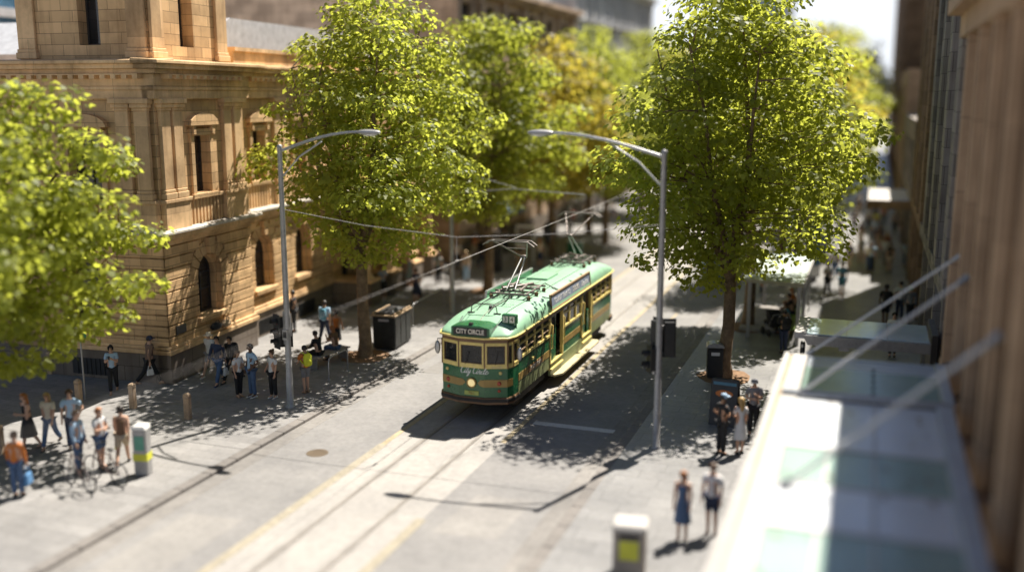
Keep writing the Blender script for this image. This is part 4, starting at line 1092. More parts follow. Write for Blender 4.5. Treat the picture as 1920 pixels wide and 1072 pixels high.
# pantographs
def pantograph(yc, flip):
    z = 3.235; s = -1 if flip else 1
    P = lambda x, y, zz: (x, yc + s * y, zz)
    g = MB()
    for x in (-0.55, 0.55): g.tube([P(x, -0.95, z + 0.13), P(x, 0.95, z + 0.13)], 0.035, 8)
    for y in (-0.9, -0.35, 0.3, 0.9): g.tube([P(-0.72, y, z + 0.14), P(0.72, y, z + 0.14)], 0.038, 8)
    g.tube([P(-0.55, -0.9, z + 0.15), P(0.55, 0.9, z + 0.15)], 0.02, 6)
    g.tube([P(-0.35, -0.6, z + 0.26), P(0.1, -0.1, z + 0.28), P(0.32, 0.7, z + 0.24)], 0.06, 8)
    g.tube([P(0.3, -0.7, z + 0.22), P(0.2, 0.6, z + 0.25)], 0.05, 8)
    g.tube([P(-0.3, 0.1, z + 0.22), P(-0.28, 0.85, z + 0.25)], 0.055, 8)
    root = build('pantograph', g, T_pan, tram)
    g = MB()
    for x in (-0.68, 0.68):
        for y in (-0.85, 0.0, 0.85): c = P(x, y, z - 0.06 - 0.06 * (abs(x) > .5)); g.lathe([(0.05, 0), (0.08, 0.05), (0.05, 0.09), (0.08, 0.14), (0.05, 0.2)], c, 10)
    build('insulator', g, T_brown, root)
    g = MB()
    for x in (-0.10, 0.10): g.tube([P(x * 1.5, -0.75, z + 0.28), P(x * 0.6, 0.62, z + 1.2)], 0.034, 8)
    build('lower_arm', g, M_steel, root)
    g = MB()
    for x in (-0.62, 0.62): g.tube([P(x * 0.14, 0.64, z + 1.2), P(x, -0.85, z + 1.95)], 0.026, 8)
    g.ellipsoid(P(0, 0.63, z + 1.2), (0.14, 0.09, 0.07))
    g.tube([P(-0.35, -0.2, z + 1.62), P(0.35, -0.2, z + 1.62)], 0.016, 6)
    build('upper_arm', g, T_pan, root)
    g = MB()
    for y in (-1.02, -0.68):
        g.tube([P(-0.92, y, z + 1.82), P(-0.70, y, z + 1.97), P(0.70, y, z + 1.97), P(0.92, y, z + 1.82)], 0.024, 8)
    for x in (-0.62, 0.62): g.tube([P(x, -1.02, z + 1.96), P(x, -0.68, z + 1.96)], 0.02, 6)
    build('collector_head', g, T_pan, root)
pantograph(4.4, False); pantograph(11.4, True)
g = MB(); g.tube([(0.3, 5.5, 3.25), (0.42, 6.2, 3.30), (0.75, 6.0, 3.22), (1.0, 6.3, 3.05)], 0.02, 6); g.tube([(0.75, 6.0, 3.2), (1.02, 5.9, 3.05)], 0.018, 6); build('roof_cable', g, T_black, tram)
# interior and underneath
g = MB(); g.box(-1.14, 1.14, 0.5, 4.3, 0.95, 1.0); g.box(-1.14, 1.14, 4.3, 9.7, 0.72, 0.77); g.box(-1.14, 1.14, 9.7, L - 0.5, 0.95, 1.0); build('floor', g, T_tan, tram)
g = MB()
for y in (1.3, 4.28, 9.72, L - 1.3):
    g.box(-1.15, -0.35, y - 0.03, y + 0.03, 1.0, 2.5); g.box(0.35, 1.15, y - 0.03, y + 0.03, 1.0, 2.5)
build('bulkhead', g, T_tan, tram)
k = 0
for y in (1.9, 2.7, 3.5, 10.2, 11.0, 11.8):
    for x in (-0.7, 0.7):
        g = MB(); g.box(x - 0.42, x + 0.42, y - 0.2, y + 0.2, 1.35, 1.45); g.box(x - 0.42, x + 0.42, y + 0.12, y + 0.2, 1.45, 1.95); build('seat', g, T_green, tram)
g = MB(); g.box(0.1, 0.8, 0.5, 0.8, 1.0, 1.72); g.lathe([(0.16, 1.72), (0.16, 1.78), (0, 1.8)], (-0.3, 0.7, 0), 12); build('driver_desk', g, T_black, tram)
for yc in (2.9, L - 2.9):
    g = MB(); g.box(-0.75, 0.75, yc - 1.35, yc + 1.35, 0.30, 0.62); g.box(-0.98, -0.85, yc - 1.5, yc + 1.5, 0.24, 0.52); g.box(0.85, 0.98, yc - 1.5, yc + 1.5, 0.24, 0.52); bo = build('bogie', g, T_under, tram)
    for dy in (-0.8, 0.8):
        for x in (-0.72, 0.72):
            w = MB(lambda a, b, c, x=x, yy=yc + dy: (x + c, yy + a, 0.25 + b)); w.lathe([(0.36, -0.06), (0.38, -0.06), (0.345, 0.0), (0.335, 0.06), (0.1, 0.07)], (0, 0, 0), 20); build('wheel', w, M_rail, bo)
g = MB(); g.box(-1.0, 1.0, 0.7, L - 0.7, 0.42, 0.7); build('underframe', g, T_under, tram)
# a driver's seat area figure is not visible; wipers
for x in (-0.2, 0.75):
    g = MB(); yy = 0 if abs(x) < .43 else (abs(x) - .43) / .67 * .27
    g.tube([(x, yy - 0.03, 1.8), (x + 0.12, yy - 0.03, 2.2)], 0.009, 5); build('wiper', g, T_black, tram)
# ------------------------------------------------------------------ plane trees
M_bark = pm('plane_tree_bark', (0.20, 0.135, 0.075), 0.9, 0.0, 0.4, 4, bump=0.8, bscale=12, wear=0.3)
LEAF = leaf_mat('plane_leaf', (0.09, 0.115, 0.016), (0.16, 0.18, 0.028), (0.60, 0.64, 0.085), 0.53)
LEAF_Y = leaf_mat('golden_plane_leaf', (0.13, 0.125, 0.014), (0.22, 0.18, 0.022), (0.74, 0.62, 0.085), 0.53)
LEAF_T = np.array([(0, 0), (0.30, 0.02), (0.36, 0.20), (0.62, 0.26), (0.34, 0.46), (0.30, 0.66), (0.0, 1.0), (-0.30, 0.66), (-0.34, 0.46), (-0.62, 0.26), (-0.36, 0.20), (-0.30, 0.02)]) * 1.0
LEAF_S = np.array([(0, 0), (0.45, 0.25), (0.3, 0.62), (0, 1.0), (-0.3, 0.62), (-0.45, 0.25)])
def crown_mesh(name, centres, rads, n, size, rng, mat, simple=False):
    T = LEAF_S if simple else LEAF_T; k = len(T)
    C = np.array(centres); Rr = np.array(rads)
    pick = rng.choice(len(C), n, p=Rr ** 2 / np.sum(Rr ** 2))
    d = rng.normal(size=(n, 3)); d /= np.linalg.norm(d, axis=1)[:, None]
    rr = Rr[pick] * rng.uniform(0.25, 1.0, n) ** 0.55
    pos = C[pick] + d * rr[:, None] * np.array([1.2, 1.2, 0.62])
    nrm = rng.normal(size=(n, 3)) * 0.34 + np.array([0, 0, 0.7]) + d * 0.7
    nrm /= np.linalg.norm(nrm, axis=1)[:, None]
    a = rng.normal(size=(n, 3)) + d * 0.5 - np.array([0, 0, 0.35]); t = a - nrm * np.sum(a * nrm, axis=1)[:, None]; t /= np.linalg.norm(t, axis=1)[:, None]
    b = np.cross(nrm, t); s = size * rng.uniform(0.65, 1.25, n)
    V = pos[:, None, :] + s[:, None, None] * (T[None, :, 0, None] * b[:, None, :] + T[None, :, 1, None] * t[:, None, :] - 0.22 * (T[None, :, 0, None] ** 2 + T[None, :, 1, None] ** 2) * nrm[:, None, :])
    me = bpy.data.meshes.new(name)
    me.vertices.add(n * k); me.vertices.foreach_set('co', V.reshape(-1).astype(np.float32))
    me.loops.add(n * k); me.loops.foreach_set('vertex_index', np.arange(n * k, dtype=np.int32))
    me.polygons.add(n); me.polygons.foreach_set('loop_start', np.arange(0, n * k, k, dtype=np.int32))
    try: me.polygons.foreach_set('loop_total', np.full(n, k, dtype=np.int32))
    except Exception: pass
    me.update(calc_edges=True); me.materials.append(mat)
    return me
def make_tree(label, loc, fork, top, rad, n_leaf, size, seed, mat=None, lean=(0, 0), trunk_r=0.23, n_cl=90, simple=False, cl_r=0.85, name='plane_tree', group='plane trees along the street', shape=1.0, low=None):
    """fork: height of the first limbs; top: height of the crown; rad: crown radius; lean: crown centre offset"""
    rng = np.random.default_rng(seed)
    t = thing(name, label, 'tree', loc, 0, group)
    low = fork - 0.4 if low is None else low
    cz = low + (top - low) * 0.46; hz_up = top - cz; hz_dn = cz - low
    cl = []
    tries = 0
    while len(cl) < n_cl and tries < 6000:
        tries += 1
        d = rng.normal(size=3); d /= np.linalg.norm(d); q = rng.uniform(0.15, 1.0) ** 0.45
        lump = 0.80 + 0.24 * math.sin(3.1 * math.atan2(d[1], d[0]) + seed) + 0.14 * math.sin(5.7 * d[2] * 2 + 2.2 * seed + 4 * math.atan2(d[1], d[0]))
        wz = 1 - 0.35 * shape * max(0, d[2])
        p = np.array([lean[0] + d[0] * rad * q * lump * wz, lean[1] + d[1] * rad * q * lump * wz, cz + d[2] * q * (hz_up if d[2] > 0 else hz_dn)])
        if all(np.linalg.norm((p - c) * np.array([1, 1, 1.25])) > cl_r * 1.22 for c in cl): cl.append(p)
    rads = [cl_r * rng.uniform(0.75, 1.45) for _ in cl]
    me = crown_mesh('crown', cl, rads, n_leaf, size, rng, mat or LEAF, simple)
    link(bpy.data.objects.new('crown', me), t)
    g = MB(); r = trunk_r
    wob = lambda a: rng.uniform(-a, a)
    base = [Vector((0, 0, -0.15)), Vector((0, 0, 0.12)), Vector((wob(.05), wob(.05), 0.6)), Vector((wob(.08), wob(.08), fork * 0.55)), Vector((lean[0] * 0.06 + wob(.1), lean[1] * 0.06 + wob(.1), fork))]
    g.tube(base, [r * 1.75, r * 1.35, r * 1.1, r * 0.95, r * 0.9], 12)
    tips = []
    fk = base[-1]
    nl = 6
    order = sorted(range(len(cl)), key=lambda i: math.atan2(cl[i][1] - lean[1], cl[i][0] - lean[0]))
    limbs = []
    for k in range(nl):
        a = 2 * math.pi * (k + 0.3 * rng.uniform()) / nl; q = rng.uniform(0.45, 0.65) * rad if k else 0.1
        end = Vector((lean[0] + math.cos(a) * q, lean[1] + math.sin(a) * q, cz + (0.25 + 0.3 * rng.uniform()) * hz_up if k else top - 0.9))
        st_ = fk.lerp(Vector((lean[0] * 0.3, lean[1] * 0.3, fork + 1.0)), 0.7 * (k % 3) / 2)
        mid = st_.lerp(end, 0.45) + Vector((math.cos(a) * 0.35 + wob(.2), math.sin(a) * 0.35 + wob(.2), -0.25 if k else 0))
        path = [st_, st_.lerp(mid, 0.5) + Vector((wob(.1), wob(.1), 0)), mid, mid.lerp(end, 0.55) + Vector((wob(.15), wob(.15), 0.1)), end]
        g.tube(path, [r * 0.62, r * 0.5, r * 0.38, r * 0.24, r * 0.08], 8)
        limbs += [path[1], path[2], path[3], path[3].lerp(path[4], .5), path[4]]
    for c in cl:
        c = Vector(c); b = min(limbs, key=lambda p: (p - c).length + (1.2 if p.z > c.z + 0.3 else 0))
        m = b.lerp(c, 0.5) + Vector((wob(.15), wob(.15), 0.12 + wob(.1)))
        g.tube([b, m, c], [r * 0.15, r * 0.095, r * 0.035], 5)
    build('trunk', g, M_bark, t)
    return t
P1 = at(685, 668); P2 = at(915, 545); PR1 = at(1358, 706); PR2 = at(1401, 613)
for p in (P1, P2, PR1, PR2): pit(p.x, p.y)
make_tree('leafy plane tree overhanging the dark side street at the left', (-25.4, 19.6, 0), 3.1, 11.6, 4.5, 17000, 0.18, 11, lean=(3.1, 1.0), n_cl=120, cl_r=0.72, low=2.5, shape=1.9)
make_tree('plane tree beside the black service bin on the left pavement', P1, 4.0, 14.6, 4.45, 23000, 0.172, 5, lean=(0.1, 0.6), n_cl=150, cl_r=0.82, low=3.9)
make_tree('plane tree growing right behind the tram on the left pavement', P2, 4.0, 14.0, 4.8, 22000, 0.19, 8, n_cl=125, cl_r=0.82, low=3.9)
make_tree('forked plane tree beside the black litter bin on the right pavement', PR1, 3.5, 15.4, 4.6, 26000, 0.172, 21, lean=(-0.25, 0.5), shape=1.5, n_cl=160, cl_r=0.82, low=3.2)
make_tree('slender plane tree in front of the glass tram shelter', PR2, 3.9, 13.2, 3.5, 15000, 0.19, 33, lean=(-0.3, 0.3), n_cl=110, cl_r=0.8, low=4.6)
# farther trees: two kinds, copied along both kerbs
ta = make_tree('golden leaved plane tree beyond the tram on the left', (-18.7, 60, 0), 4.0, 13.8, 4.3, 11500, 0.255, 44, mat=LEAF_Y, n_cl=110, simple=True, cl_r=1.0)
tb = make_tree('green plane tree beyond the shelter on the right pavement', (-4.4, 57, 0), 4.0, 13.8, 4.1, 11500, 0.255, 52, n_cl=110, simple=True, cl_r=1.0)
far = [(tb, -16.9, 66.5, 'low green plane tree leaning over the left kerb far behind the tram', 0.92, 3.0), (tb, -19.3, 71, 'green plane tree second beyond the golden one on the left', 1.05, 1.0), (tb, -18.6, 86, 'far green plane tree by the pale office building', 1.1, 2.2),
       (ta, -18.6, 101, 'far golden plane tree on the left beyond the pale office building', 1.1, 0.5), (tb, -18.6, 120, 'farthest green plane tree on the left kerb', 1.15, 4.0),
       (ta, -4.3, 68, 'golden plane tree halfway up the right pavement', 1.05, 2.0), (tb, -4.2, 80, 'tall green plane tree opposite the flat awning', 1.05, 3.3),
       (tb, -4.0, 93, 'green plane tree beyond the flat awning', 1.15, 5.0), (ta, -3.8, 109, 'far golden plane tree high on the right kerb', 1.2, 1.3), (tb, -3.6, 130, 'farthest green plane tree against the sky on the right', 1.25, 2.6)]
for src, x, y, lab, s, rz in far:
    c = copy_tree(src); c.location = (x, y, 0); c.rotation_euler = (0, 0, rz); c.scale = (s, s, s); c['label'] = lab
# ------------------------------------------------------------------ poles, wires, bins, shelter and other street things
def lamp_post(base, label, side_, height=8.55, reach=3.4, signals=()):
    t = thing('street_lamp', label, 'street lamp', base, 0, 'curved arm street lamps')
    g = MB(); g.lathe([(0.17, 0.0), (0.17, 0.03), (0.115, 0.05), (0.115, 1.1), (0.105, 1.12), (0.095, 3.4), (0.075, height - 0.1), (0.085, height - 0.08), (0.085, height + 0.02), (0, height + 0.05)], (0, 0, 0), 16)
    build('pole', g, M_polegrey, t)
    g = MB(); pts = []
    for k in range(9):
        u = k / 8; pts.append((side_ * (0.05 + reach * u), 0, height - 0.15 + 0.62 * math.sin(u * math.pi * 0.5)))
    g.tube(pts, [0.05 - 0.015 * k / 8 for k in range(9)], 10)
    g.tube([(side_ * 0.07, 0, height - 0.95), (side_ * 0.7, 0, height - 0.32), (side_ * 1.5, 0, height + 0.16)], 0.028, 8)
    build('arm', g, M_steel, t)
    g = MB(); c = (side_ * (reach + 0.28), 0, height + 0.46)
    g.ellipsoid(c, (0.42, 0.15, 0.085), 14, 8); lh = build('lamp_head', g, M_polegrey, t)
    g = MB(); g.ellipsoid((c[0] + side_ * 0.05, 0, c[2] - 0.05), (0.26, 0.11, 0.06), 12, 6); build('lens', g, M_white, lh)
    return t
def signal_head(parent, x, y, z, face, n=3):
    """face: angle of the lenses' direction, 0 = towards +Y"""
    Rm = Matrix.Rotation(face, 3, 'Z')
    T = lambda a, b, c: tuple(Rm @ Vector((a, b, 0)) + Vector((x, y, z + c)))
    g = MB(T); h = 0.33 * n
    g.box(-0.21, 0.21, 0.0, 0.02, -0.08, h + 0.08); g.box(-0.15, 0.15, -0.16, 0.0, 0.0, h)
    o = build('signal_head', g, M_black, parent, bevel=0.015)
    for k in range(n):
        g = MB(T); zc = 0.165 + 0.33 * k; prev = None
        pts = [(0.115 * math.cos(a), 0.115 * math.sin(a)) for a in [math.pi * (-0.15 + 1.3 * j / 8) for j in range(9)]]
        for (xa, za), (xb, zb) in zip(pts, pts[1:]):
            g.add([(xa, 0.02, zc + za), (xb, 0.02, zc + zb), (xb * 0.98, 0.2 , zc + zb * 0.98), (xa * 0.98, 0.2, zc + za * 0.98)], [(0, 1, 2, 3)])
        build('visor', g, M_black, o)
        g = MB(T); g.ellipsoid((0, 0.022, zc), (0.095, 0.02, 0.095), 12, 6); build('lens', g, pm(('green', 'amber', 'red')[k % 3] + '_signal_lens', ((0.01, 0.08, 0.05), (0.2, 0.1, 0.01), (0.18, 0.01, 0.01))[k % 3], 0.2), o)
    return o
LP = at(545, 762); RP = at(1230, 838); LP2 = at(848, 585)
lL = lamp_post(LP, 'tall grey street lamp with black signal box on the left kerb', 1, 8.5, 2.85)
signal_head(lL, -0.36, -0.05, 2.02, R(150)); signal_head(lL, -0.20, 0.24, 2.02, R(20), 2)
g = MB(); g.box(-0.14, -0.10, -0.03, 0.03, 2.1, 3.2); g.tube([(-0.14, 0, 3.1), (0.0, 0, 3.1)], 0.03, 6); g.tube([(-0.14, 0, 2.15), (0.0, 0, 2.15)], 0.03, 6); g.tube([(0.14, 0.0, 3.15), (0.14, 0, 2.4)], 0.02, 6); build('bracket', g, M_steel, lL)
g = MB(); g.box(-0.09, 0.09, -0.17, -0.09, 2.28, 2.62); pb = build('push_button', g, M_polegrey, lL, bevel=0.01)
g = MB(); g.box(-0.06, 0.06, -0.18, -0.172, 2.36, 2.56); build('button_face', g, M_black, pb)
lR = lamp_post(RP, 'tall grey street lamp with three signals on the right kerb', -1, 8.55, 3.3)
signal_head(lR, 0.22, 0.30, 2.72, R(20)); signal_head(lR, -0.10, 0.32, 2.72, R(-30), 3); signal_head(lR, -0.26, -0.02, 2.3, R(120), 2)
g = MB(); g.tube([(0, 0, 3.6), (0.18, 0.28, 3.6)], 0.025, 6); g.tube([(0, 0, 2.8), (0.18, 0.28, 2.8)], 0.025, 6); g.box(-0.16, -0.1, -0.05, 0.05, 2.2, 2.9); build('bracket', g, M_steel, lR)
t = thing('traction_pole', 'plain grey traction pole standing just behind the tram on the left kerb', 'pole', LP2)
g = MB(); g.lathe([(0.16, 0), (0.16, 0.03), (0.12, 0.05), (0.11, 2), (0.085, 7.2), (0, 7.25)], (0, 0, 0), 14); build('pole', g, M_polegrey, t)
g = MB(); g.tube([(0.08, 0, 5.6), (3.0, 0, 5.9), (6.4, 0, 5.75)], [0.03, 0.025, 0.02], 8); g.tube([(0.06, 0, 6.7), (3.2, 0, 5.95)], 0.012, 6); build('arm', g, M_steel, t)
for i, (x, y, lab) in enumerate(((-18.3, 62.5, 'grey traction pole beside the golden tree'), (-18.3, 83.0, 'farther grey traction pole on the left kerb'), (-5.2, 61.0, 'grey traction pole beyond the shelter on the right'))):
    c = copy_tree(t); c.location = (x, y, 0); c['label'] = lab
    if x > -10: c.rotation_euler = (0, 0, math.pi)
# overhead wires
def wire(pts, r, label, name='overhead_wire'):
    g = MB(); g.tube(pts, [0.0035 if p[1] < 20 else (0.005 if p[1] < 26.5 else r) for p in pts], 6); tag(build(name, g, M_wire), label, 'overhead wire')
CWX = TX
wire([(CWX, y, 5.22 if y < 80 else 5.3) for y in np.linspace(2, 27.6, 10)] + [(CWX, 27.7, 5.215)] + [(CWX, y, 5.22) for y in np.linspace(30, 150, 24)], 0.010, 'pale contact wire running above the tram track')
wire([(LP.x + 0.1, LP.y, 6.5), (-14.5, LP.y - 0.2, 6.15), (CWX, LP.y - 0.3, 5.95), (-8.5, LP.y - 0.1, 6.15), (RP.x - 0.1, RP.y, 6.5)], 0.010, 'span wire strung between the two near street lamps', 'span_wire')
g = MB(); g.tube([(CWX, LP.y - 0.3, 5.95), (CWX, LP.y - 0.3, 5.23)], 0.012, 6); g.box(CWX - 0.03, CWX + 0.03, LP.y - 0.4, LP.y - 0.2, 5.215, 5.26); tag(build('wire_hanger', g, M_wire), 'short hanger joining the span wire to the contact wire', 'wire hanger')

def hoops(x0, y0, x1, y1, label, h=0.95, z=0.0):
    t = thing('steel_rail', label, 'guard rail', (x0, y0, z), math.atan2(y1 - y0, x1 - x0), 'steel guard rails'); Ln = math.hypot(x1 - x0, y1 - y0)
    g = MB(); g.tube([(0, 0, 0), (0, 0, h - 0.2), (0.06, 0, h - 0.06), (0.2, 0, h), (Ln - 0.2, 0, h), (Ln - 0.06, 0, h - 0.06), (Ln, 0, h - 0.2), (Ln, 0, 0)], 0.027, 10); build('top_rail', g, M_steel, t)
    g = MB()
    for x in (0, Ln): g.lathe([(0.07, 0), (0.07, 0.02), (0.03, 0.03)], (x, 0, 0), 10)
    build('base_plate', g, M_steel, t); return t
a = at(617, 712); b = at(652, 694)
hoops(a.x, a.y, b.x, b.y, 'curved steel rail behind the bench near the left kerb', 0.82)
a = at(774, 610); b = at(832, 575)
hoops(a.x, a.y, b.x, b.y, 'straight steel rail running beside the black service bin', 0.95)
# bench with a seat slab
M_wood = pm('bench_timber', (0.33, 0.30, 0.27), 0.7, vary=0.25)
ba = at(590, 690); bb = at(640, 672)
t = thing('street_bench', 'pale slatted street bench where two people in dark clothes sit', 'bench', ((ba.x + bb.x) / 2, (ba.y + bb.y) / 2, 0), math.atan2(bb.y - ba.y, bb.x - ba.x))
g = MB()
for k in range(4): g.box(-1.1, 1.1, -0.24 + k * 0.125, -0.135 + k * 0.125, 0.41, 0.45)
build('seat', g, M_wood, t, bevel=0.006)
for x in (-0.9, 0.9): g = MB(); g.box(x - 0.04, x + 0.04, -0.22, 0.22, 0, 0.40); build('leg', g, M_steel, t, bevel=0.01)
BENCH = t
# big black service bin by the left tree
c = at(741, 657); p2 = at(766, 637)
t = thing('service_bin', 'large black kiosk style bin with timber top beside the left plane tree', 'bin', (c.x, c.y, 0), R(4))
M_binp = pm('bin_dark_panel', (0.022, 0.026, 0.024), 0.4, 0.2, 0.5, 2.5, wear=0.3)
g = MB(); g.box(-0.95, 0.0, 0, 1.75, 0.06, 1.36); build('body', g, M_binp, t, bevel=0.02)
g = MB(); g.box(-1.02, 0.06, -0.06, 1.81, 1.36, 1.42); g.box(-0.96, -0.9, 0, 1.75, 1.42, 1.5); g.box(-0.05, 0.0, 0, 1.75, 1.42, 1.5); build('top_frame', g, pm('bin_top_timber', (0.30, 0.21, 0.12), 0.7, vary=0.3), t, bevel=0.01)
g = MB(); g.box(-0.85, -0.15, 0.12, 1.62, 1.42, 1.47); g.hexa([(-0.7, 0.3, 1.47), (-0.2, 0.3, 1.47), (-0.2, 1.4, 1.47), (-0.7, 1.4, 1.47)], [(-0.6, 0.5, 1.55), (-0.3, 0.5, 1.55), (-0.3, 1.2, 1.55), (-0.6, 1.2, 1.55)]); build('lid', g, M_black, t)
g = MB()
for y in (0.02, 0.60, 1.18): g.box(0.0, 0.018, y + 0.03, y + 0.54, 0.14, 1.28)
build('side_door', g, M_binp, t, bevel=0.008)
g = MB(); g.box(-0.7, -0.25, -0.014, 0.0, 1.16, 1.26); build('front_plate', g, M_polegrey, t)
# litter bin at the right tree
def litter_bin(px, py, label, body=M_black, band=None):
    p = at(px, py); t = thing('litter_bin', label, 'litter bin', p, R(12))
    g = MB(); g.box(-0.28, 0.28, -0.28, 0.28, 0.05, 1.08); g.box(-0.25, 0.25, -0.25, 0.25, 0, 0.05); build('body', g, body, t, bevel=0.02)
    g = MB(); pts = [(-0.31, 1.14), (0.31, 1.14), (0.31, 1.18)] + [(0.31 * math.cos(math.pi * k / 8), 1.18 + 0.13 * math.sin(math.pi * k / 8)) for k in range(9)] + [(-0.31, 1.18)]
    g.prism(pts, -0.30, 0.30, lambda a, b, w: (a, w, b)); build('hood', g, M_steel, t, bevel=0.01)
    g = MB(); g.box(-0.24, 0.24, -0.29, 0.29, 1.08, 1.14); build('opening', g, M_dark, t)
    g = MB(); g.box(-0.15, 0.15, -0.296, -0.285, 0.86, 0.98); build('sticker', g, M_white, t)
    return t
litter_bin(1339, 706, 'black litter bin with rounded steel hood beside the right plane tree')
# A-frame board near the right lamp
p = at(1358, 792)
t = thing('sandwich_board', 'black sandwich board with an orange panel on the right pavement', 'sandwich board', p, R(-6))
for s, nm in ((-1, 'front_board'), (1, 'rear_board')):
    g = MB(); g.hexa([(-0.42, s * 0.34 - 0.02, 0), (0.42, s * 0.34 - 0.02, 0), (0.42, s * 0.34 + 0.02, 0), (-0.42, s * 0.34 + 0.02, 0)], [(-0.42, s * 0.05 - 0.02, 1.42), (0.42, s * 0.05 - 0.02, 1.42), (0.42, s * 0.05 + 0.02, 1.42), (-0.42, s * 0.05 + 0.02, 1.42)])
    o = build(nm, g, M_black, t, bevel=0.008)
    if s < 0:
        f = lambda x, z, w: (x, -0.36 + 0.29 * z / 1.42 - w, z)
        g = MB(); n = 12; pts = [(0.28 * math.cos(2 * math.pi * k / n) , 0.98 + 0.11 * math.sin(2 * math.pi * k / n)) for k in range(n)]
        g.prism(pts, -0.01, 0.006, f); build('orange_patch', g, pm('orange_print', (0.55, 0.16, 0.02), 0.5), o)
        g = MB(); g.prism([(-0.36, 1.24), (0.36, 1.24), (0.36, 1.33), (-0.36, 1.33)], -0.01, 0.006, f); build('blue_strip', g, pm('blue_print', (0.06, 0.18, 0.26), 0.5), o)
# parking meter style pillar with yellow band at the left, and another at the bottom of the photo
def info_pillar(p, label, rz=0.0):
    t = thing('info_pillar', label, 'information pillar', p, rz, None)
    g = MB(); g.box(-0.19, 0.19, -0.16, 0.16, 0, 1.28); build('body', g, M_polegrey, t, bevel=0.03)
    g = MB(); g.prism([(-0.21, 1.28), (0.21, 1.28), (0.16, 1.40), (-0.16, 1.40)], -0.18, 0.18, lambda a, b, w: (a, w, b)); build('cap', g, M_white, t, bevel=0.02)
    g = MB(); g.box(-0.197, 0.197, -0.168, 0.168, 0.42, 0.62); build('yellow_band', g, pm('lime_yellow_band', (0.62, 0.62, 0.05), 0.5), t)
    g = MB(); g.box(-0.13, 0.13, -0.172, -0.155, 0.72, 1.12); build('screen', g, pm('green_panel', (0.10, 0.30, 0.22), 0.3), t)
    return t
info_pillar(at(270, 888), 'slim grey pillar with a lime yellow band beside the cyclists', R(15))
pp = at(1180, 1075)
t = thing('litter_bin', 'pale topped street bin with a lime yellow panel at the bottom of the scene', 'litter bin', pp, R(8))
g = MB(); g.box(-0.34, 0.34, -0.3, 0.3, 0, 1.05); build('body', g, pm('bin_taupe', (0.30, 0.26, 0.22), 0.5), t, bevel=0.03)
g = MB(); g.box(-0.37, 0.37, -0.33, 0.33, 1.05, 1.22); build('lid', g, M_cream, t, bevel=0.05)
g = MB(); g.prism([(-0.2, 0.46), (0.2, 0.46), (0.2, 0.88), (-0.2, 0.88)], -0.32, -0.28, lambda a, b, w: (a, w, b)); build('yellow_panel', g, MATS['lime_yellow_band'], t)
g = MB(); g.box(-0.22, 0.22, -0.306, -0.29, 0.93, 1.02); build('slot', g, M_dark, t)
# timber bollards on the corner
M_bol = pm('bollard_timber', (0.42, 0.30, 0.20), 0.8, vary=0.25, scale=6, wear=0.25)
def bollard(p, label, rz):
    t = thing('bollard', label, 'bollard', p, rz, 'timber bollards on the corner')
    g = MB(); g.box(-0.095, 0.095, -0.095, 0.095, -0.02, 0.82); build('post', g, M_bol, t, bevel=0.02)
    g = MB(); g.box(-0.10, 0.10, -0.10, 0.10, 0.70, 0.73); build('band', g, M_rail, t)
    g = MB(); g.hexa([(-0.085, -0.085, 0.82), (0.085, -0.085, 0.82), (0.085, 0.085, 0.82), (-0.085, 0.085, 0.82)], [(-0.03, -0.03, 0.86), (0.03, -0.03, 0.86), (0.03, 0.03, 0.86), (-0.03, 0.03, 0.86)]); build('cap', g, M_bol, t)
for (px, py, lab) in ((353, 785, 'timber bollard nearest the tall left street lamp'), (250, 765, 'timber bollard midway along the shade edge'), (149, 757, 'timber bollard beside the thin sign pole'), (2, 850, 'timber bollard cut by the left edge of the photo'), (96, 700, 'timber bollard standing deep in the dark side street')):
    bollard(at(px, py), lab, R(4))
# thin sign pole in the shade
p = at(160, 748)
t = thing('sign_pole', 'thin grey pole with small white and green parking plates in the shade', 'sign', p, R(25))
g = MB(); g.tube([(0, 0, 0), (0, 0, 2.75)], 0.03, 10); build('pole', g, M_polegrey, t)
g = MB(); g.box(-0.20, 0.20, -0.045, -0.03, 2.45, 2.72); pl = build('white_plate', g, M_white, t)
text('plate_text', '1P', 0.20, M_black, pl, frame_m((0, -0.047, 2.585), (1, 0, 0), (0, 0, 1)), 0.002)
g = MB(); g.box(-0.20, 0.20, -0.045, -0.03, 2.10, 2.42); pl = build('green_plate', g, pm('sign_green', (0.02, 0.22, 0.10), 0.4), t)
text('plate_text', '2P', 0.2, T_wht, pl, frame_m((0, -0.047, 2.26), (1, 0, 0), (0, 0, 1)), 0.002)

# ---- tram shelter on the right
S0 = at(1497, 662); 
t = thing('tram_shelter', 'glass roofed tram shelter with grey posts where people sit', 'shelter', (-4.55, 41.5, 0))
M_shpost = pm('shelter_grey', (0.33, 0.32, 0.31), 0.4, 0.4, 0.1)
M_shglass = glass('shelter_glass', (0.30, 0.34, 0.33), 0.08, alpha=0.35)
M_shroof = pm('shelter_roof_glass', (0.62, 0.70, 0.66), 0.15, 0.0, 0.12, 1.5)
for (x, y) in ((0.05, 0.9), (2.1, 0.0), (2.1, 7.2), (0.05, 7.4), (2.1, 3.6)):
    g = MB(); g.box(x - 0.075, x + 0.075, y - 0.075, y + 0.075, 0, 2.5); build('post', g, M_shpost, t, bevel=0.01)
g = MB(); g.hexa([(-0.3, 0.9, 2.42), (2.28, -0.5, 2.62), (2.28, 7.8, 2.62), (-0.3, 7.9, 2.42)], [(-0.3, 0.9, 2.46), (2.28, -0.5, 2.66), (2.28, 7.8, 2.66), (-0.3, 7.9, 2.46)]); build('roof', g, M_shroof, t)
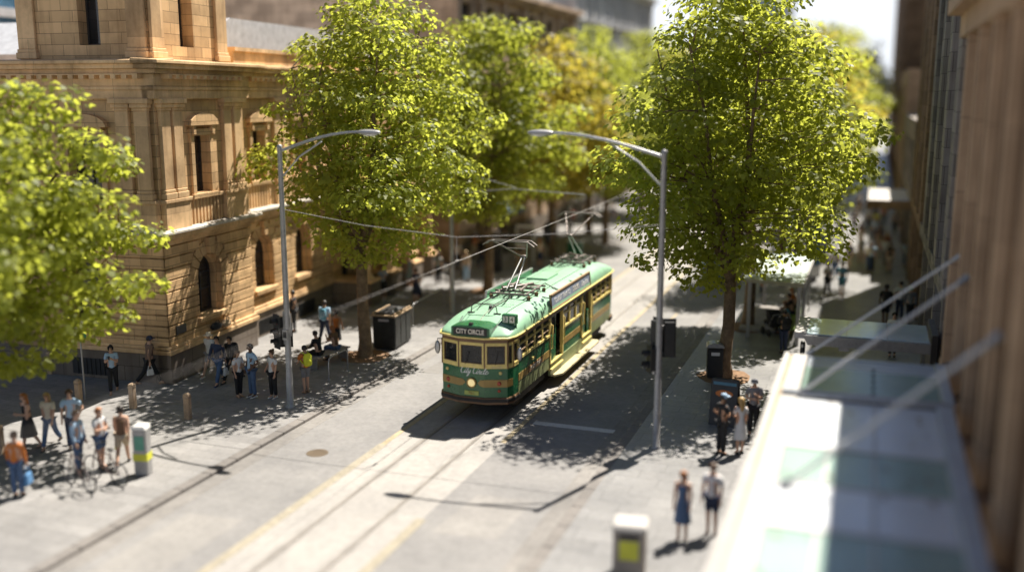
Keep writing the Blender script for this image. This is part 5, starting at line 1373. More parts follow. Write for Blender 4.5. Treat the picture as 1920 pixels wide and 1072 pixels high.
g = MB(); g.hexa([(-0.34, 0.80, 2.36), (2.30, -0.62, 2.54), (2.30, -0.50, 2.54), (-0.34, 0.92, 2.36)], [(-0.34, 0.80, 2.50), (2.30, -0.62, 2.69), (2.30, -0.50, 2.69), (-0.34, 0.92, 2.50)]); g.box(2.28, 2.36, -0.55, 7.85, 2.5, 2.7); build('roof_edge', g, M_shpost, t)
g = MB(); g.box(2.06, 2.09, 0.1, 7.1, 0.3, 2.3); build('back_glass', g, M_shglass, t)
g = MB(); g.box(2.02, 2.14, 0.1, 7.1, 2.3, 2.4); g.box(2.02, 2.14, 0.1, 7.1, 0.22, 0.3); build('rail', g, M_shpost, t)
g = MB(); g.box(1.3, 1.95, 1.0, 6.6, 0.40, 0.46); build('seat', g, pm('shelter_seat_green', (0.20, 0.30, 0.06), 0.5), t, bevel=0.01)
g = MB()
for y in (1.3, 3.8, 6.3): g.box(1.55, 1.7, y - 0.05, y + 0.05, 0, 0.40)
build('seat_support', g, M_shpost, t)
# timber platform steps and orange pillar by the shelter
t = thing('timber_platform', 'low grey slatted timber platform behind the slender tree', 'platform', (-5.0, 43.4, 0))
g = MB(); k = 0
for k in range(7): g.box(0.0, 1.55, k * 0.72, k * 0.72 + 0.66, 0.02, 0.16)
build('board', g, M_wood, t, bevel=0.01)
p = at(1431, 548)
t = thing('ticket_pillar', 'dark pillar with an orange face under the shelter roof', 'pillar', p, R(5))
g = MB(); g.box(-0.16, 0.16, -0.14, 0.14, 0, 1.75); build('body', g, M_black, t, bevel=0.02)
g = MB(); g.box(-0.15, 0.15, -0.155, -0.13, 0.35, 1.65); build('orange_face', g, pm('pillar_orange', (0.55, 0.20, 0.04), 0.5), t)
# advertising panels beyond the shelter
def ad_panel(p, label, rz, w=1.2, h=2.6):
    t = thing('advert_panel', label, 'advertising panel', p, rz, None)
    g = MB(); g.box(-w / 2, w / 2, -0.12, 0.12, 0.25, h); build('case', g, M_black, t, bevel=0.02)
    g = MB(); g.box(-w / 2 + 0.08, w / 2 - 0.08, -0.13, -0.115, 0.95, h - 0.1); build('poster', g, pm('poster_blue', (0.10, 0.20, 0.30), 0.25, vary=0.4, scale=1.2), t)
    g = MB(); g.box(-w / 2 + 0.08, w / 2 - 0.08, -0.13, -0.115, 0.35, 0.9); build('lower_poster', g, M_white, t)
    g = MB(); g.box(-0.35, 0.35, -0.1, 0.1, 0, 0.25); build('foot', g, M_black, t)
ad_panel(at(1521, 529), 'tall black advertising panel behind the tram shelter', R(62), 1.3, 2.7)
ad_panel(at(1525, 490), 'second black advertising panel beyond the first one', R(62), 1.3, 3.1)
# black short bollard by shelter post
p = at(1503, 688)
t = thing('steel_bollard', 'short black and steel bollard between the shelter and the blue canopy', 'bollard', p)
g = MB(); g.lathe([(0.09, 0), (0.09, 0.95), (0.075, 1.0), (0, 1.01)], (0, 0, 0), 12); build('post', g, M_black, t)
g = MB(); g.lathe([(0.094, 0.78), (0.094, 0.9)], (0, 0, 0), 12); build('band', g, M_steel, t)
# closed parasol, framed board, short posts on the far left pavement
p = at(1026, 492)
t = thing('closed_parasol', 'closed black parasol on a thin pole beyond the tram', 'parasol', p)
g = MB(); g.tube([(0, 0, 0), (0, 0, 1.6)], 0.03, 8); g.lathe([(0.25, 0), (0.25, 0.05), (0.05, 0.07)], (0, 0, 0), 12); build('pole', g, M_polegrey, t)
g = MB(); g.lathe([(0.05, 1.0), (0.12, 1.25), (0.26, 1.7), (0.30, 2.0), (0.22, 2.3), (0.05, 2.5), (0, 2.55)], (0, 0, 0), 10); build('canopy', g, M_black, t)
p = at(984, 492)
t = thing('notice_frame', 'white framed notice board on posts beyond the tram', 'notice board', p, R(0))
g = MB()
for x in (-0.55, 0.5): g.box(x, x + 0.1, -0.05, 0.05, 0, 2.3)
build('post', g, M_white, t)
g = MB(); g.box(-0.45, 0.5, -0.04, 0.04, 2.15, 2.3); g.box(-0.45, 0.5, -0.04, 0.04, 1.0, 1.12); build('rail', g, M_white, t)
g = MB(); g.box(-0.45, 0.5, -0.02, 0.02, 1.12, 2.15); build('board', g, M_grey, t)
for i, (px, py, lab) in enumerate(((931, 509, 'square dark pillar bin just behind the tree behind the tram'), (977, 502, 'timber clad pillar bin left of the walking brown haired woman'))):
    p = at(px, py); t = thing('pillar_bin', lab, 'bin', p, R(3))
    g = MB(); g.box(-0.25, 0.25, -0.25, 0.25, 0, 1.3); build('body', g, (M_black, M_bol)[i], t, bevel=0.02)
    g = MB(); g.box(-0.28, 0.28, -0.28, 0.28, 1.3, 1.4); build('lid', g, (M_black, M_white)[i], t, bevel=0.02)
    g = MB(); g.box(-0.18, 0.18, -0.26, -0.24, 1.0, 1.18); build('opening', g, M_dark, t)

# ---- parked and distant vehicles
def car(loc, rz, col, label, van=False):
    t = thing('parked_car', label, 'car', loc, rz, None)
    paint = pm(label.split()[0] + '_car_paint', col, 0.25, 0.1, 0.05, coat=0.5)
    h = 1.46 if not van else 2.1
    prof = [(-2.15, 0.35), (-2.2, 0.62), (-2.1, 0.82), (-1.15, 0.95), (-0.45, h - 0.06), (0.2, h), (1.1, h - 0.05), (1.85, 0.98), (2.15, 0.92), (2.2, 0.5), (2.1, 0.33)]
    if van: prof = [(-2.3, 0.35), (-2.35, 0.8), (-2.0, 1.15), (-1.4, h - 0.1), (-1.0, h), (2.2, h), (2.3, h - 0.1), (2.3, 0.35)]
    rings = []
    for xw, k in ((-0.88, 0.96), (-0.84, 1.0), (0.84, 1.0), (0.88, 0.96)): rings.append([(xw * (1 - 0.16 * max(0, (z - 0.9) / 0.6)), y, 0.33 + (z - 0.33) * k) for y, z in prof])
    g = MB(); g.loft(rings, smooth=False); bo = build('body', g, paint, t, bevel=0.03)
    for s in (-1, 1):
        f = lambda y, z, w, s=s: (s * ((0.885 + w) * (1 - 0.16 * max(0, (z - 0.9) / 0.6))), y, z)
        g = MB(); g.prism([(-1.0, 0.98), (-0.42, h - 0.16), (0.15, h - 0.12), (0.15, 0.98)], -0.02, 0.012, f); build('side_window', g, M_glassd, t)
        g = MB(); g.prism([(0.23, 0.98), (0.23, h - 0.12), (1.0, h - 0.16), (1.55, 1.0)], -0.02, 0.012, f); build('side_window', g, M_glassd, t)
        for y in (-1.35, 1.35):
            w = MB(lambda a, b, c, s=s, y=y: (s * 0.80 + s * c, y + a, 0.32 + b)); w.lathe([(0.18, -0.1), (0.32, -0.1), (0.33, 0.0), (0.32, 0.09), (0.2, 0.1), (0.0, 0.08)], (0, 0, 0), 18); build('wheel', w, M_black, t)
    y0 = 1.12 if not van else 2.31
    g = MB(); g.hexa([(-0.66, 1.16, h - 0.12), (0.66, 1.16, h - 0.12), (0.72, 1.78, 1.06), (-0.72, 1.78, 1.06)], [(-0.66, 1.19, h - 0.09), (0.66, 1.19, h - 0.09), (0.72, 1.81, 1.09), (-0.72, 1.81, 1.09)]) if not van else g.box(-0.6, 0.6, 2.30, 2.32, 1.3, 1.8)
    build('rear_window', g, M_glassd, t)
    g = MB(); g.hexa([(-0.72, -1.08, 1.02), (0.72, -1.08, 1.02), (0.66, -0.52, h - 0.10), (-0.66, -0.52, h - 0.10)], [(-0.72, -1.12, 1.05), (0.72, -1.12, 1.05), (0.66, -0.56, h - 0.07), (-0.66, -0.56, h - 0.07)]) if not van else g.box(-0.6, 0.6, -2.0, -1.98, 1.2, 1.8)
    build('windscreen', g, M_glassd, t)
    for s in (-0.66, 0.66):
        g = MB(); g.ellipsoid((s, -2.13, 0.66), (0.17, 0.08, 0.09)); build('headlight', g, M_white, t)
        g = MB(); g.ellipsoid((s, 2.14, 0.78), (0.14, 0.06, 0.09)); build('tail_light', g, T_red, t)
    return t
cp = at_y(1392, 480, 56)
car((-7.6, 57.0, ROADZ), R(180), (0.18, 0.32, 0.48), 'blue car seen through the leaves of the right trees')
car((-14.9, 92.0, ROADZ), R(0), (0.02, 0.025, 0.03), 'dark car far up the street left of the track')
car((-8.2, 88.0, ROADZ), R(180), (0.7, 0.7, 0.7), 'white car far up the street right of the track')
# green kiosk box behind the tram
p = at(1088, 478)
t = thing('green_cabinet', 'green street cabinet with pale top just beyond the tram', 'cabinet', at(1078, 479), 0)
g = MB(); g.box(-0.45, 0.45, -0.3, 0.3, 0, 0.9); build('body', g, pm('cabinet_green', (0.02, 0.16, 0.06), 0.4), t, bevel=0.02)
g = MB(); g.box(-0.48, 0.48, -0.33, 0.33, 0.9, 0.96); build('top', g, M_white, t)
# market style blue awning near the porch of the next building
t = thing('shop_awning', 'blue shop awning on the stone front beyond the porch', 'awning', (-23.3, 58.5, 0))
g = MB(); g.hexa([(0, 0, 3.0), (1.8, 0, 2.45), (1.8, 5, 2.45), (0, 5, 3.0)], [(0, 0, 3.05), (1.8, 0, 2.5), (1.8, 5, 2.5), (0, 5, 3.05)]); build('cloth', g, pm('awning_blue', (0.04, 0.11, 0.25), 0.7), t)
g = MB()
for y in (0.05, 4.95): g.tube([(0, y, 2.4), (1.78, y, 2.46)], 0.02, 6)
build('frame', g, M_steel, t)
# luggage resting on the plinth ledge under the first window
p = Vector((-22.98, 28.45, 0)) + Matrix.Rotation(R(4), 3, 'Z') @ Vector((0.30, 3.0, 0))
for i, (dx, dy, col, lab) in enumerate(((0, -0.25, (0.02, 0.02, 0.022), 'black soft bag lying on the ledge under the arched window'), (0.03, 0.35, (0.42, 0.30, 0.18), 'tan soft bag lying beside the black one on the ledge'))):
    t = thing('soft_bag', lab, 'bag', (p.x + dx - 0.12, p.y + dy, 1.34), R(10 * i))
    g = MB(); g.ellipsoid((0, 0, 0.13), (0.17, 0.30, 0.14), 12, 8); build('body', g, pm('bag_cloth_' + 'ab'[i], col, 0.8), t)
    g = MB(); g.tube([(0.05, -0.15, 0.2), (0.08, -0.08, 0.36), (0.08, 0.08, 0.36), (0.05, 0.15, 0.2)], 0.015, 6); build('handle', g, M_black, t)
# ------------------------------------------------------------------ people
def cloth(col, nm): return pm('cloth_' + nm, col, 0.85, 0.0, 0.12, 6)
CL = {k: cloth(v, k) for k, v in dict(white=(0.62, 0.62, 0.62), black=(0.016, 0.016, 0.018), navy=(0.025, 0.035, 0.07), denim=(0.07, 0.12, 0.22), sky=(0.34, 0.48, 0.62), grey=(0.20, 0.20, 0.21),
    orange=(0.52, 0.16, 0.03), lime=(0.62, 0.66, 0.04), beige=(0.48, 0.38, 0.27), brown=(0.16, 0.09, 0.05), teal=(0.10, 0.28, 0.38), plaid=(0.16, 0.10, 0.07), pattern=(0.25, 0.30, 0.30), cream=(0.62, 0.55, 0.42), red=(0.35, 0.05, 0.04), blue=(0.08, 0.20, 0.38)).items()}
SKIN = [pm('skin_fair', (0.52, 0.31, 0.21), 0.55, vary=0.08), pm('skin_olive', (0.40, 0.22, 0.13), 0.55, vary=0.08), pm('skin_deep', (0.12, 0.06, 0.035), 0.5, vary=0.1)]
HAIR = dict(dark=pm('hair_dark', (0.018, 0.012, 0.009), 0.5), brown=pm('hair_brown', (0.09, 0.045, 0.02), 0.5), blond=pm('hair_blond', (0.42, 0.27, 0.10), 0.5), ginger=pm('hair_ginger', (0.30, 0.11, 0.03), 0.5), grey=pm('hair_grey', (0.30, 0.29, 0.28), 0.6), green=pm('hair_green', (0.08, 0.30, 0.05), 0.6))
SHOE = dict(black=pm('shoe_black', (0.02, 0.02, 0.02), 0.5), white=pm('shoe_white', (0.65, 0.64, 0.62), 0.6), tan=pm('shoe_tan', (0.33, 0.20, 0.11), 0.6), navy=pm('shoe_navy', (0.03, 0.05, 0.12), 0.6))
M_feat = pm('dark_eyes_and_lips', (0.06, 0.02, 0.02), 0.4)
SKINNED = []
def skinned(name, nodes, edges, mat, parent, sub=1):
    """nodes: list of (point, radius); the first is the root"""
    me = bpy.data.meshes.new(name)
    me.from_pydata([tuple(p) for p, r in nodes], edges, [])
    o = link(bpy.data.objects.new(name, me), parent)
    sk = o.modifiers.new('skin', 'SKIN'); sk.use_smooth_shade = True
    lay = me.skin_vertices[0].data
    for i, (p, r) in enumerate(nodes):
        lay[i].radius = (r, r) if not hasattr(r, '__len__') else r
        lay[i].use_root = (i == 0)
    sb = o.modifiers.new('sub', 'SUBSURF'); sb.levels = sub; sb.render_levels = sub
    SKINNED.append((o, mat))
    return o
def person(pos, face, label, h=1.72, skin=0, hair='dark', cut='short', top='white', sleeve='short', bottom='denim', legs='long', shoes='black', pose='stand', arms=('down', 'down'), ph=1.0, seed=0, hat=None, group=None, seat=0.46):
    rng = random.Random(seed * 77 + 5)
    t = thing('person', label, 'person', pos, face, group)
    k = h / 1.75
    V3 = lambda x, y, z: Vector((x, y, z)) * k
    fem = cut in ('long', 'bun', 'pony')
    sw = 0.165 if fem else 0.19
    drop = 0.0
    sit = pose == 'sit'
    hipz = 0.93
    if sit: drop = hipz - (seat / k + 0.10)
    lean = 0.04 if pose == 'walk' else (0.10 if sit else 0.0)
    B = {}
    N = []
    def node(n, p, r, par): B[n] = len(N); N.append((p, r * k * 1.08)); 
    E_ = []
    def add(n, p, r, par=None):
        node(n, p, r, par)
        if par is not None: E_.append((B[par], B[n]))
    z = lambda v: v - drop
    add('pelvis', V3(0, 0, z(0.98)), 0.125)
    add('spine', V3(0, lean * 0.4, z(1.16)), 0.105 if fem else 0.115, 'pelvis')
    add('chest', V3(0, lean * 0.8, z(1.34)), 0.118 if fem else 0.13, 'spine')
    add('neck', V3(0, lean, z(1.475)), 0.055, 'chest')
    hd = 0.06 if 'phone' in arms or pose == 'sit' else 0.015
    add('skull_base', V3(0, lean + hd * 0.4, z(1.545)), 0.052, 'neck')
    hc = V3(0, lean + hd + 0.012, z(1.635))
    add('head', hc, 0.084, 'skull_base'); add('crown', hc + V3(0, -0.01, 0.06), 0.056, 'head')
    add('chin', hc + V3(0, 0.052, -0.062), 0.036, 'head'); add('nose', hc + V3(0, 0.108, -0.008), 0.013, 'head')
    legpos = {}
    for s, sn in ((-1, 'l'), (1, 'r')):
        hip = V3(s * 0.085, 0, z(0.90)); add('hip' + sn, hip, 0.085, 'pelvis')
        if sit:
            kn = V3(s * 0.12, 0.43, z(0.90) + 0.02); an = V3(s * 0.12, 0.43 + 0.05 * s, 0.08); fwd = 0.0
        else:
            a = (0.42 * s * ph if pose == 'walk' else 0.03 * s)
            kn = hip + V3(0.0, math.sin(a) * 0.42, -math.cos(a) * 0.42)
            kb = a - (0.32 if (pose == 'walk' and a < 0) else 0.05)
            an = kn + V3(0.0, math.sin(kb) * 0.42, -math.cos(kb) * 0.42)
        add('knee' + sn, kn, 0.055, 'hip' + sn); add('calf' + sn, kn.lerp(an, 0.35) + V3(0, -0.015, 0), 0.052, 'knee' + sn); add('ankle' + sn, an, 0.036, 'calf' + sn)
        legpos[sn] = (hip, kn, an)
        add('toe' + sn, an + V3(0, 0.13, -0.045), 0.028, 'ankle' + sn)
    if not sit:
        low = min(legpos['l'][2].z, legpos['r'][2].z) - 0.085 * k
        t.location.z -= low
    armpos = {}
    for s, sn, mode in ((-1, 'l', arms[0]), (1, 'r', arms[1])):
        sh = V3(s * sw, lean, z(1.42)); add('shoulder' + sn, sh, 0.055, 'chest')
        sgn = -s * ph
        if mode == 'down': a, e, inw = ((0.32 * sgn) if pose == 'walk' else 0.05), 0.25, 0.0
        elif mode == 'phone': a, e, inw = 0.45, 1.75, 0.55
        elif mode == 'hip': a, e, inw = -0.35, 1.3, 0.3
        elif mode == 'lap': a, e, inw = 0.35, 0.9, 0.35
        elif mode == 'cross': a, e, inw = 0.2, 1.45, 0.95
        elif mode == 'face': a, e, inw = 0.6, 2.2, 0.5
        else: a, e, inw = 0.15, 0.5, 0.1
        ow = 0.12 if mode != 'hip' else 0.5
        d1 = Vector((s * ow, math.sin(a), -math.cos(a))).normalized()
        el = sh + d1 * 0.285 * k
        d2 = Vector((-s * math.sin(inw), math.sin(a + e) * math.cos(inw), -math.cos(a + e))).normalized()
        wr = el + d2 * 0.25 * k
        add('arm' + sn, sh.lerp(el, 0.5), 0.043, 'shoulder' + sn); add('elbow' + sn, el, 0.036, 'arm' + sn); add('fore' + sn, el.lerp(wr, 0.35), 0.036, 'elbow' + sn); add('wrist' + sn, wr, 0.024, 'fore' + sn)
        lat = d2.cross(Vector((s, 0.2, 0))).normalized() if abs(d2.x) < 0.9 else Vector((0, 0, 1))
        palm = wr + d2 * 0.05 * k; add('palm' + sn, palm, 0.030, 'wrist' + sn)
        kb_ = wr + d2 * 0.085 * k; add('knuckle' + sn, kb_, 0.028, 'palm' + sn)
        curl = Vector((-s * 0.6, 0.35, 0)); 
        for q, (o_, ln) in enumerate(((-0.030, 0.066), (-0.010, 0.078), (0.010, 0.074), (0.030, 0.058))):
            p1 = kb_ + lat * o_ * k + d2 * ln * 0.5 * k; p2 = p1 + (d2 * 0.75 + curl * 0.55).normalized() * ln * 0.55 * k
            add('f%d' % q + sn, p1, 0.0095, 'knuckle' + sn); add('g%d' % q + sn, p2, 0.008, 'f%d' % q + sn)
        tp = palm + lat * -0.042 * k + d2 * 0.012 * k; add('th' + sn, tp, 0.0115, 'palm' + sn); add('ti' + sn, tp + (d2 * 0.8 - lat * 0.4).normalized() * 0.035 * k, 0.009, 'th' + sn)
        armpos[sn] = (sh, el, wr)
    skinned('body', N, E_, SKIN[skin], t)
    P = lambda n: N[B[n]][0]
    # face and hair
    g = MB()
    for s in (-1, 1): g.ellipsoid(hc + V3(s * 0.034, 0.094, 0.016), (0.012 * k, 0.008 * k, 0.008 * k), 8, 5)
    g.ellipsoid(hc + V3(0, 0.094, -0.05), (0.022 * k, 0.007 * k, 0.007 * k), 8, 5)
    build('face_features', g, M_feat, t)
    g = MB()
    if hat:
        g.lathe([(0.104 * k, -0.01 * k), (0.108 * k, 0.03 * k), (0.09 * k, 0.09 * k), (0.05 * k, 0.118 * k), (0, 0.124 * k)], hc + V3(0, -0.005, 0.01), 14)
        if hat[0] == 'brim': g.lathe([(0.10 * k, 0.012 * k), (0.19 * k, -0.01 * k), (0.10 * k, 0.018 * k)], hc + V3(0, 0, 0.01), 16)
        else: g.prism([(-0.07, 0.06), (0.07, 0.06), (0.06, 0.17), (0, 0.19), (-0.06, 0.17)], 0.02, 0.035, lambda a, b, w: tuple(hc + V3(a, b, w)))
        build('hat', g, CL[hat[1]], t); g = MB()
    # a cap of hair over skull and nape, open at the face
    rings = []; m = 14
    for j in range(8):
        ph_ = math.pi * 0.5 - j * (math.pi * (0.80 if cut != 'short' else 0.68)) / 7
        ring = []
        for q in range(m):
            a = 2 * math.pi * q / m; fr = max(0, math.sin(a)); el_ = ph_ if fr < 0.25 else max(ph_, 0.45 + 0.25 * (1 - fr))
            rr = 1.0 + 0.03 * math.sin(5 * a + j)
            ring.append(hc + V3(0.104 * math.cos(a) * math.cos(el_) * rr, -0.008 + 0.118 * math.sin(a) * math.cos(el_) * rr, 0.022 + 0.112 * math.sin(el_) * rr))
        rings.append(ring)
    g.loft(rings, cap=False)
    if cut in ('long', 'pony'):
        ln = 0.36 if cut == 'long' else 0.28; wd = 0.10 if cut == 'long' else 0.045
        rr = []
        for j in range(7):
            u = j / 6; c = hc + V3(0, -0.055 - 0.05 * math.sin(u * 2.2), 0.06 - ln * u); w_ = wd * (0.75 + 0.6 * u - 0.95 * u * u)
            rr.append([c + V3(w_ * math.cos(2 * math.pi * q / 10), 0.05 * (1 - 0.4 * u) * math.sin(2 * math.pi * q / 10), 0) for q in range(10)])
        g.loft(rr)
    if cut == 'bun': g.ellipsoid(hc + V3(0, -0.10, 0.10), (0.05 * k, 0.05 * k, 0.045 * k), 10, 6)
    build('hair', g, HAIR[hair], t)
    # clothes: skins a little thicker than the body
    c = 0.020 * k
    nodes = []; ed = []
    def cn(p, r, par=None):
        nodes.append((p, r));
        if par is not None: ed.append((par, len(nodes) - 1))
        return len(nodes) - 1
    a0 = cn(P('spine'), N[B['spine']][1] + c)
    ch = cn(P('chest'), N[B['chest']][1] + c * 0.9, a0); nk = cn(P('neck') - V3(0, 0, 0.03), 0.072 * k, ch)
    pv = cn(P('pelvis') + V3(0, 0, 0.02), 0.138 * k + c * 0.8, a0)
    cn(P('pelvis') - V3(0, 0, 0.07), 0.142 * k + c * 0.6, pv) if not sit else None
    for sn in 'lr':
        sh, el, wr = armpos[sn]
        if sleeve != 'none':
            q = cn(sh, 0.062 * k + c, ch)
            if sleeve == 'short': cn(sh.lerp(el, 0.35), 0.056 * k + c * 0.8, q) ; q2 = cn(sh.lerp(el, 0.72), 0.052 * k + c, len(nodes) - 1)
            else:
                q = cn(sh.lerp(el, 0.5), 0.048 * k + c * 0.8, q); q = cn(el, 0.043 * k + c * 0.7, q); cn(wr, 0.034 * k + c * 0.5, q)
        else: cn(sh.lerp(P('chest'), 0.3), 0.05 * k + c, ch)
    skinned('top', nodes, ed, CL[top], t)
    if legs in ('long', 'shorts'):
        nodes = []; ed = []
        a0 = cn(P('pelvis'), 0.128 * k + c)
        for sn in 'lr':
            hp, kn, an = legpos[sn]
            q = cn(hp, 0.092 * k + c, a0)
            if legs == 'long':
                q = cn(hp.lerp(kn, 0.5), 0.075 * k + c, q); q = cn(kn, 0.060 * k + c, q); q = cn(kn.lerp(an, 0.5), 0.054 * k + c, q); cn(an + V3(0, 0, 0.02), 0.046 * k + c, q)
            else: q = cn(hp.lerp(kn, 0.45), 0.082 * k + c, q); cn(hp.lerp(kn, 0.85), 0.075 * k + c * 1.3, q)
        skinned('trousers' if legs == 'long' else 'shorts', nodes, ed, CL[bottom], t)
    else:
        hem = 0.50 if legs == 'skirt' else 0.46; rr = []
        if sit: hem = 0.7
        for j in range(6):
            u = j / 5; zz = 1.06 + (hem - 1.06) * u; w_ = 0.135 + 0.07 * u + 0.015 * math.sin(3 * u)
            rr.append([V3((w_ + 0.012 * math.sin(q * 2.0 + j) * u) * math.cos(2 * math.pi * q / 16), (w_ * (0.85 + 0.35 * u * (pose == 'walk'))) * math.sin(2 * math.pi * q / 16), z(zz)) for q in range(16)])
        g = MB(); g.loft(rr, cap=False); g.loft([[p * 0.985 for p in r_] for r_ in rr[::-1]], cap=False)
        build('skirt', g, CL[bottom], t)
    for sn in 'lr':
        an = legpos[sn][2]; g = MB(); rr = []
        for y, w_, h_ in ((-0.075, 0.028, 0.05), (-0.06, 0.038, 0.085), (0.0, 0.042, 0.085), (0.06, 0.046, 0.06), (0.13, 0.046, 0.042), (0.175, 0.03, 0.03)):
            rr.append([V3(w_ * math.cos(2 * math.pi * q / 10), y, -0.082 + h_ * (0.5 + 0.5 * math.sin(2 * math.pi * q / 10))) + an for q in range(10)])
        g.loft(rr); build('shoe', g, SHOE[shoes], t)
    t['_a'] = 0; del t['_a']
    return t, P, k
def worldpt(t, v): return t.location + Matrix.Rotation(t.rotation_euler.z, 3, 'Z') @ v
def backpack(pr, label, col):
    t, P, k = pr; c = P('chest')
    b = thing('backpack', label, 'backpack', worldpt(t, c + Vector((0, -0.215 * k, -0.30 * k))), t.rotation_euler.z)
    g = MB(); rr = []
    for zz, w_, d_ in ((0, 0.11, 0.06), (0.05, 0.145, 0.09), (0.2, 0.15, 0.10), (0.36, 0.14, 0.085), (0.43, 0.09, 0.05)): rr.append([(w_ * math.copysign(abs(math.cos(2 * math.pi * q / 12)) ** 0.6, math.cos(2 * math.pi * q / 12)), d_ * math.copysign(abs(math.sin(2 * math.pi * q / 12)) ** 0.6, math.sin(2 * math.pi * q / 12)), zz) for q in range(12)])
    g.loft(rr); build('body', g, CL[col], b)
    g = MB(); g.ellipsoid((0, -0.095, 0.15), (0.1, 0.04, 0.1), 10, 6); build('pocket', g, CL[col], b)
    for s in (-1, 1):
        g = MB(); g.tube([(s * 0.09, 0.05, 0.05), (s * 0.15, 0.16, 0.12), (s * 0.14, 0.345, 0.25), (s * 0.115, 0.31, 0.40), (s * 0.10, 0.18, 0.475), (s * 0.07, 0.06, 0.38)], 0.018, 6); build('strap', g, CL[col], b)
def handbag(pr, label, col, hand='r', size=1.0, drop=0.0):
    t, P, k = pr; p = P('knuckle' + hand)
    b = thing('handbag', label, 'bag', worldpt(t, p), t.rotation_euler.z)
    g = MB(); s = size; g.hexa([(-0.06 * s, -0.16 * s, -0.48 * s), (0.06 * s, -0.16 * s, -0.48 * s), (0.06 * s, 0.16 * s, -0.48 * s), (-0.06 * s, 0.16 * s, -0.48 * s)], [(-0.04 * s, -0.13 * s, -0.20 * s), (0.04 * s, -0.13 * s, -0.20 * s), (0.04 * s, 0.13 * s, -0.20 * s), (-0.04 * s, 0.13 * s, -0.20 * s)])
    build('body', g, CL[col], b, bevel=0.03)
    g = MB(); g.tube([(0, -0.10 * s, -0.21 * s), (0, -0.05 * s, -0.03), (0, 0.05 * s, -0.03), (0, 0.10 * s, -0.21 * s)], 0.012, 6); build('handle', g, CL[col], b)
def phone(pr, label, hand='r'):
    t, P, k = pr; p = P('knuckle' + hand)
    b = thing('phone', label, 'phone', worldpt(t, p + Vector((0, 0.045, 0.04))), t.rotation_euler.z)
    g = MB(); g.hexa([(-0.037, -0.02, -0.07), (0.037, -0.02, -0.07), (0.037, -0.010, -0.07), (-0.037, -0.010, -0.07)], [(-0.037, 0.03, 0.07), (0.037, 0.03, 0.07), (0.037, 0.04, 0.07), (-0.037, 0.04, 0.07)]); build('case', g, M_black, b)
GL, GR, GB = 'people on the left pavement', 'people on the right pavement', 'people crossing at the lower left'
W = lambda d: R(d)      # 0 = walking away, 180 = towards the viewer, 90 = to the left
A = at
# left pavement
person(A(397, 706), W(170), 'person in white tee, grey shorts and straw hat beside the stone plinth', hat=('brim', 'cream'), top='white', bottom='grey', legs='shorts', shoes='white', pose='walk', seed=1, group=GL)
b = person(A(412, 719), W(185), 'person in dark navy jacket and jeans walking with a white bag', top='navy', sleeve='long', bottom='denim', shoes='navy', pose='walk', ph=-1, seed=2, group=GL, h=1.78)
handbag(b, 'white shopping bag carried by the person in the navy jacket', 'white', 'l')
b = person(A(436, 716), W(170), 'person all in black carrying a tall black case', top='black', sleeve='long', bottom='black', pose='walk', seed=3, group=GL, skin=1)
backpack(b, 'tall black case on the back of the person all in black', 'black')
person(A(449, 744), W(250), 'woman in white tee and black trousers next to the man in pale blue', top='white', bottom='black', hair='brown', cut='long', shoes='tan', h=1.60, arms=('cross', 'down'), seed=4, group=GL)
person(A(474, 745), W(150), 'tall man in pale blue shirt and light jeans with dark skin', top='sky', bottom='denim', skin=2, shoes='white', h=1.84, arms=('hip', 'down'), seed=5, group=GL)
person(A(513, 746), W(165), 'woman in white top and black trousers alone by the lamp pole', top='white', bottom='black', hair='brown', cut='bun', shoes='white', h=1.66, arms=('down', 'hip'), seed=6, group=GL)
b = person(A(574, 736), W(60), 'person in orange top and grey shorts wearing a lime backpack', top='orange', bottom='grey', legs='shorts', hair='dark', shoes='tan', h=1.64, seed=7, arms=('lap', 'lap'), group=GL)
backpack(b, 'bright lime backpack on the person in the orange top', 'lime')
bt = BENCH.location; brz = BENCH.rotation_euler.z; off = lambda d, e=0.0: bt + Matrix.Rotation(brz, 3, 'Z') @ Vector((d, e, 0))
person(off(-0.55, -0.02), brz + R(0), 'person in black seated on the near end of the bench', top='black', sleeve='long', bottom='black', pose='sit', arms=('lap', 'lap'), seed=8, group=GL)
person(off(0.45, -0.02), brz + R(0), 'person in brown top and jeans seated on the far end of the bench', top='brown', bottom='denim', hair='ginger', cut='long', pose='sit', arms=('phone', 'lap'), seed=9, group=GL)
b = person(A(610, 642), W(10), 'man in pale blue shirt walking away with a grey backpack', top='sky', bottom='navy', skin=1, pose='walk', seed=10, group=GL, h=1.80)
backpack(b, 'grey blue backpack on the man walking away', 'teal')
person(A(632, 656), W(15), 'woman in orange top and black skirt walking away beside him', top='orange', sleeve='none', bottom='black', legs='skirt', cut='bun', skin=1, pose='walk', ph=-1, seed=11, group=GL, h=1.68)
person(A(552, 622), W(100), 'person in black suit standing against the shaded wall', top='black', sleeve='long', bottom='black', skin=1, seed=12, group=GL, h=1.80)
b = person(A(214, 737), W(215), 'woman in pale blue blouse reading her phone in the shade', top='sky', bottom='black', cut='bun', shoes='tan', arms=('phone', 'phone'), pose='walk', ph=0.5, seed=13, group=GL, h=1.70)
phone(b, 'black phone held by the woman in the pale blue blouse')
b = person(A(283, 722), W(330), 'man in brown plaid jacket walking in the shade by the corner', top='plaid', sleeve='long', bottom='black', shoes='tan', pose='walk', seed=14, group=GL, h=1.82, hat=('cap', 'navy'))
handbag(b, 'small white bag carried by the man in the plaid jacket', 'white', 'r', 0.8)
person(A(719, 562), W(190), 'woman in pale blouse and black skirt in front of the porch', top='sky', bottom='black', legs='skirt', hair='brown', cut='long', arms=('face', 'cross'), seed=15, group=GL, h=1.70)
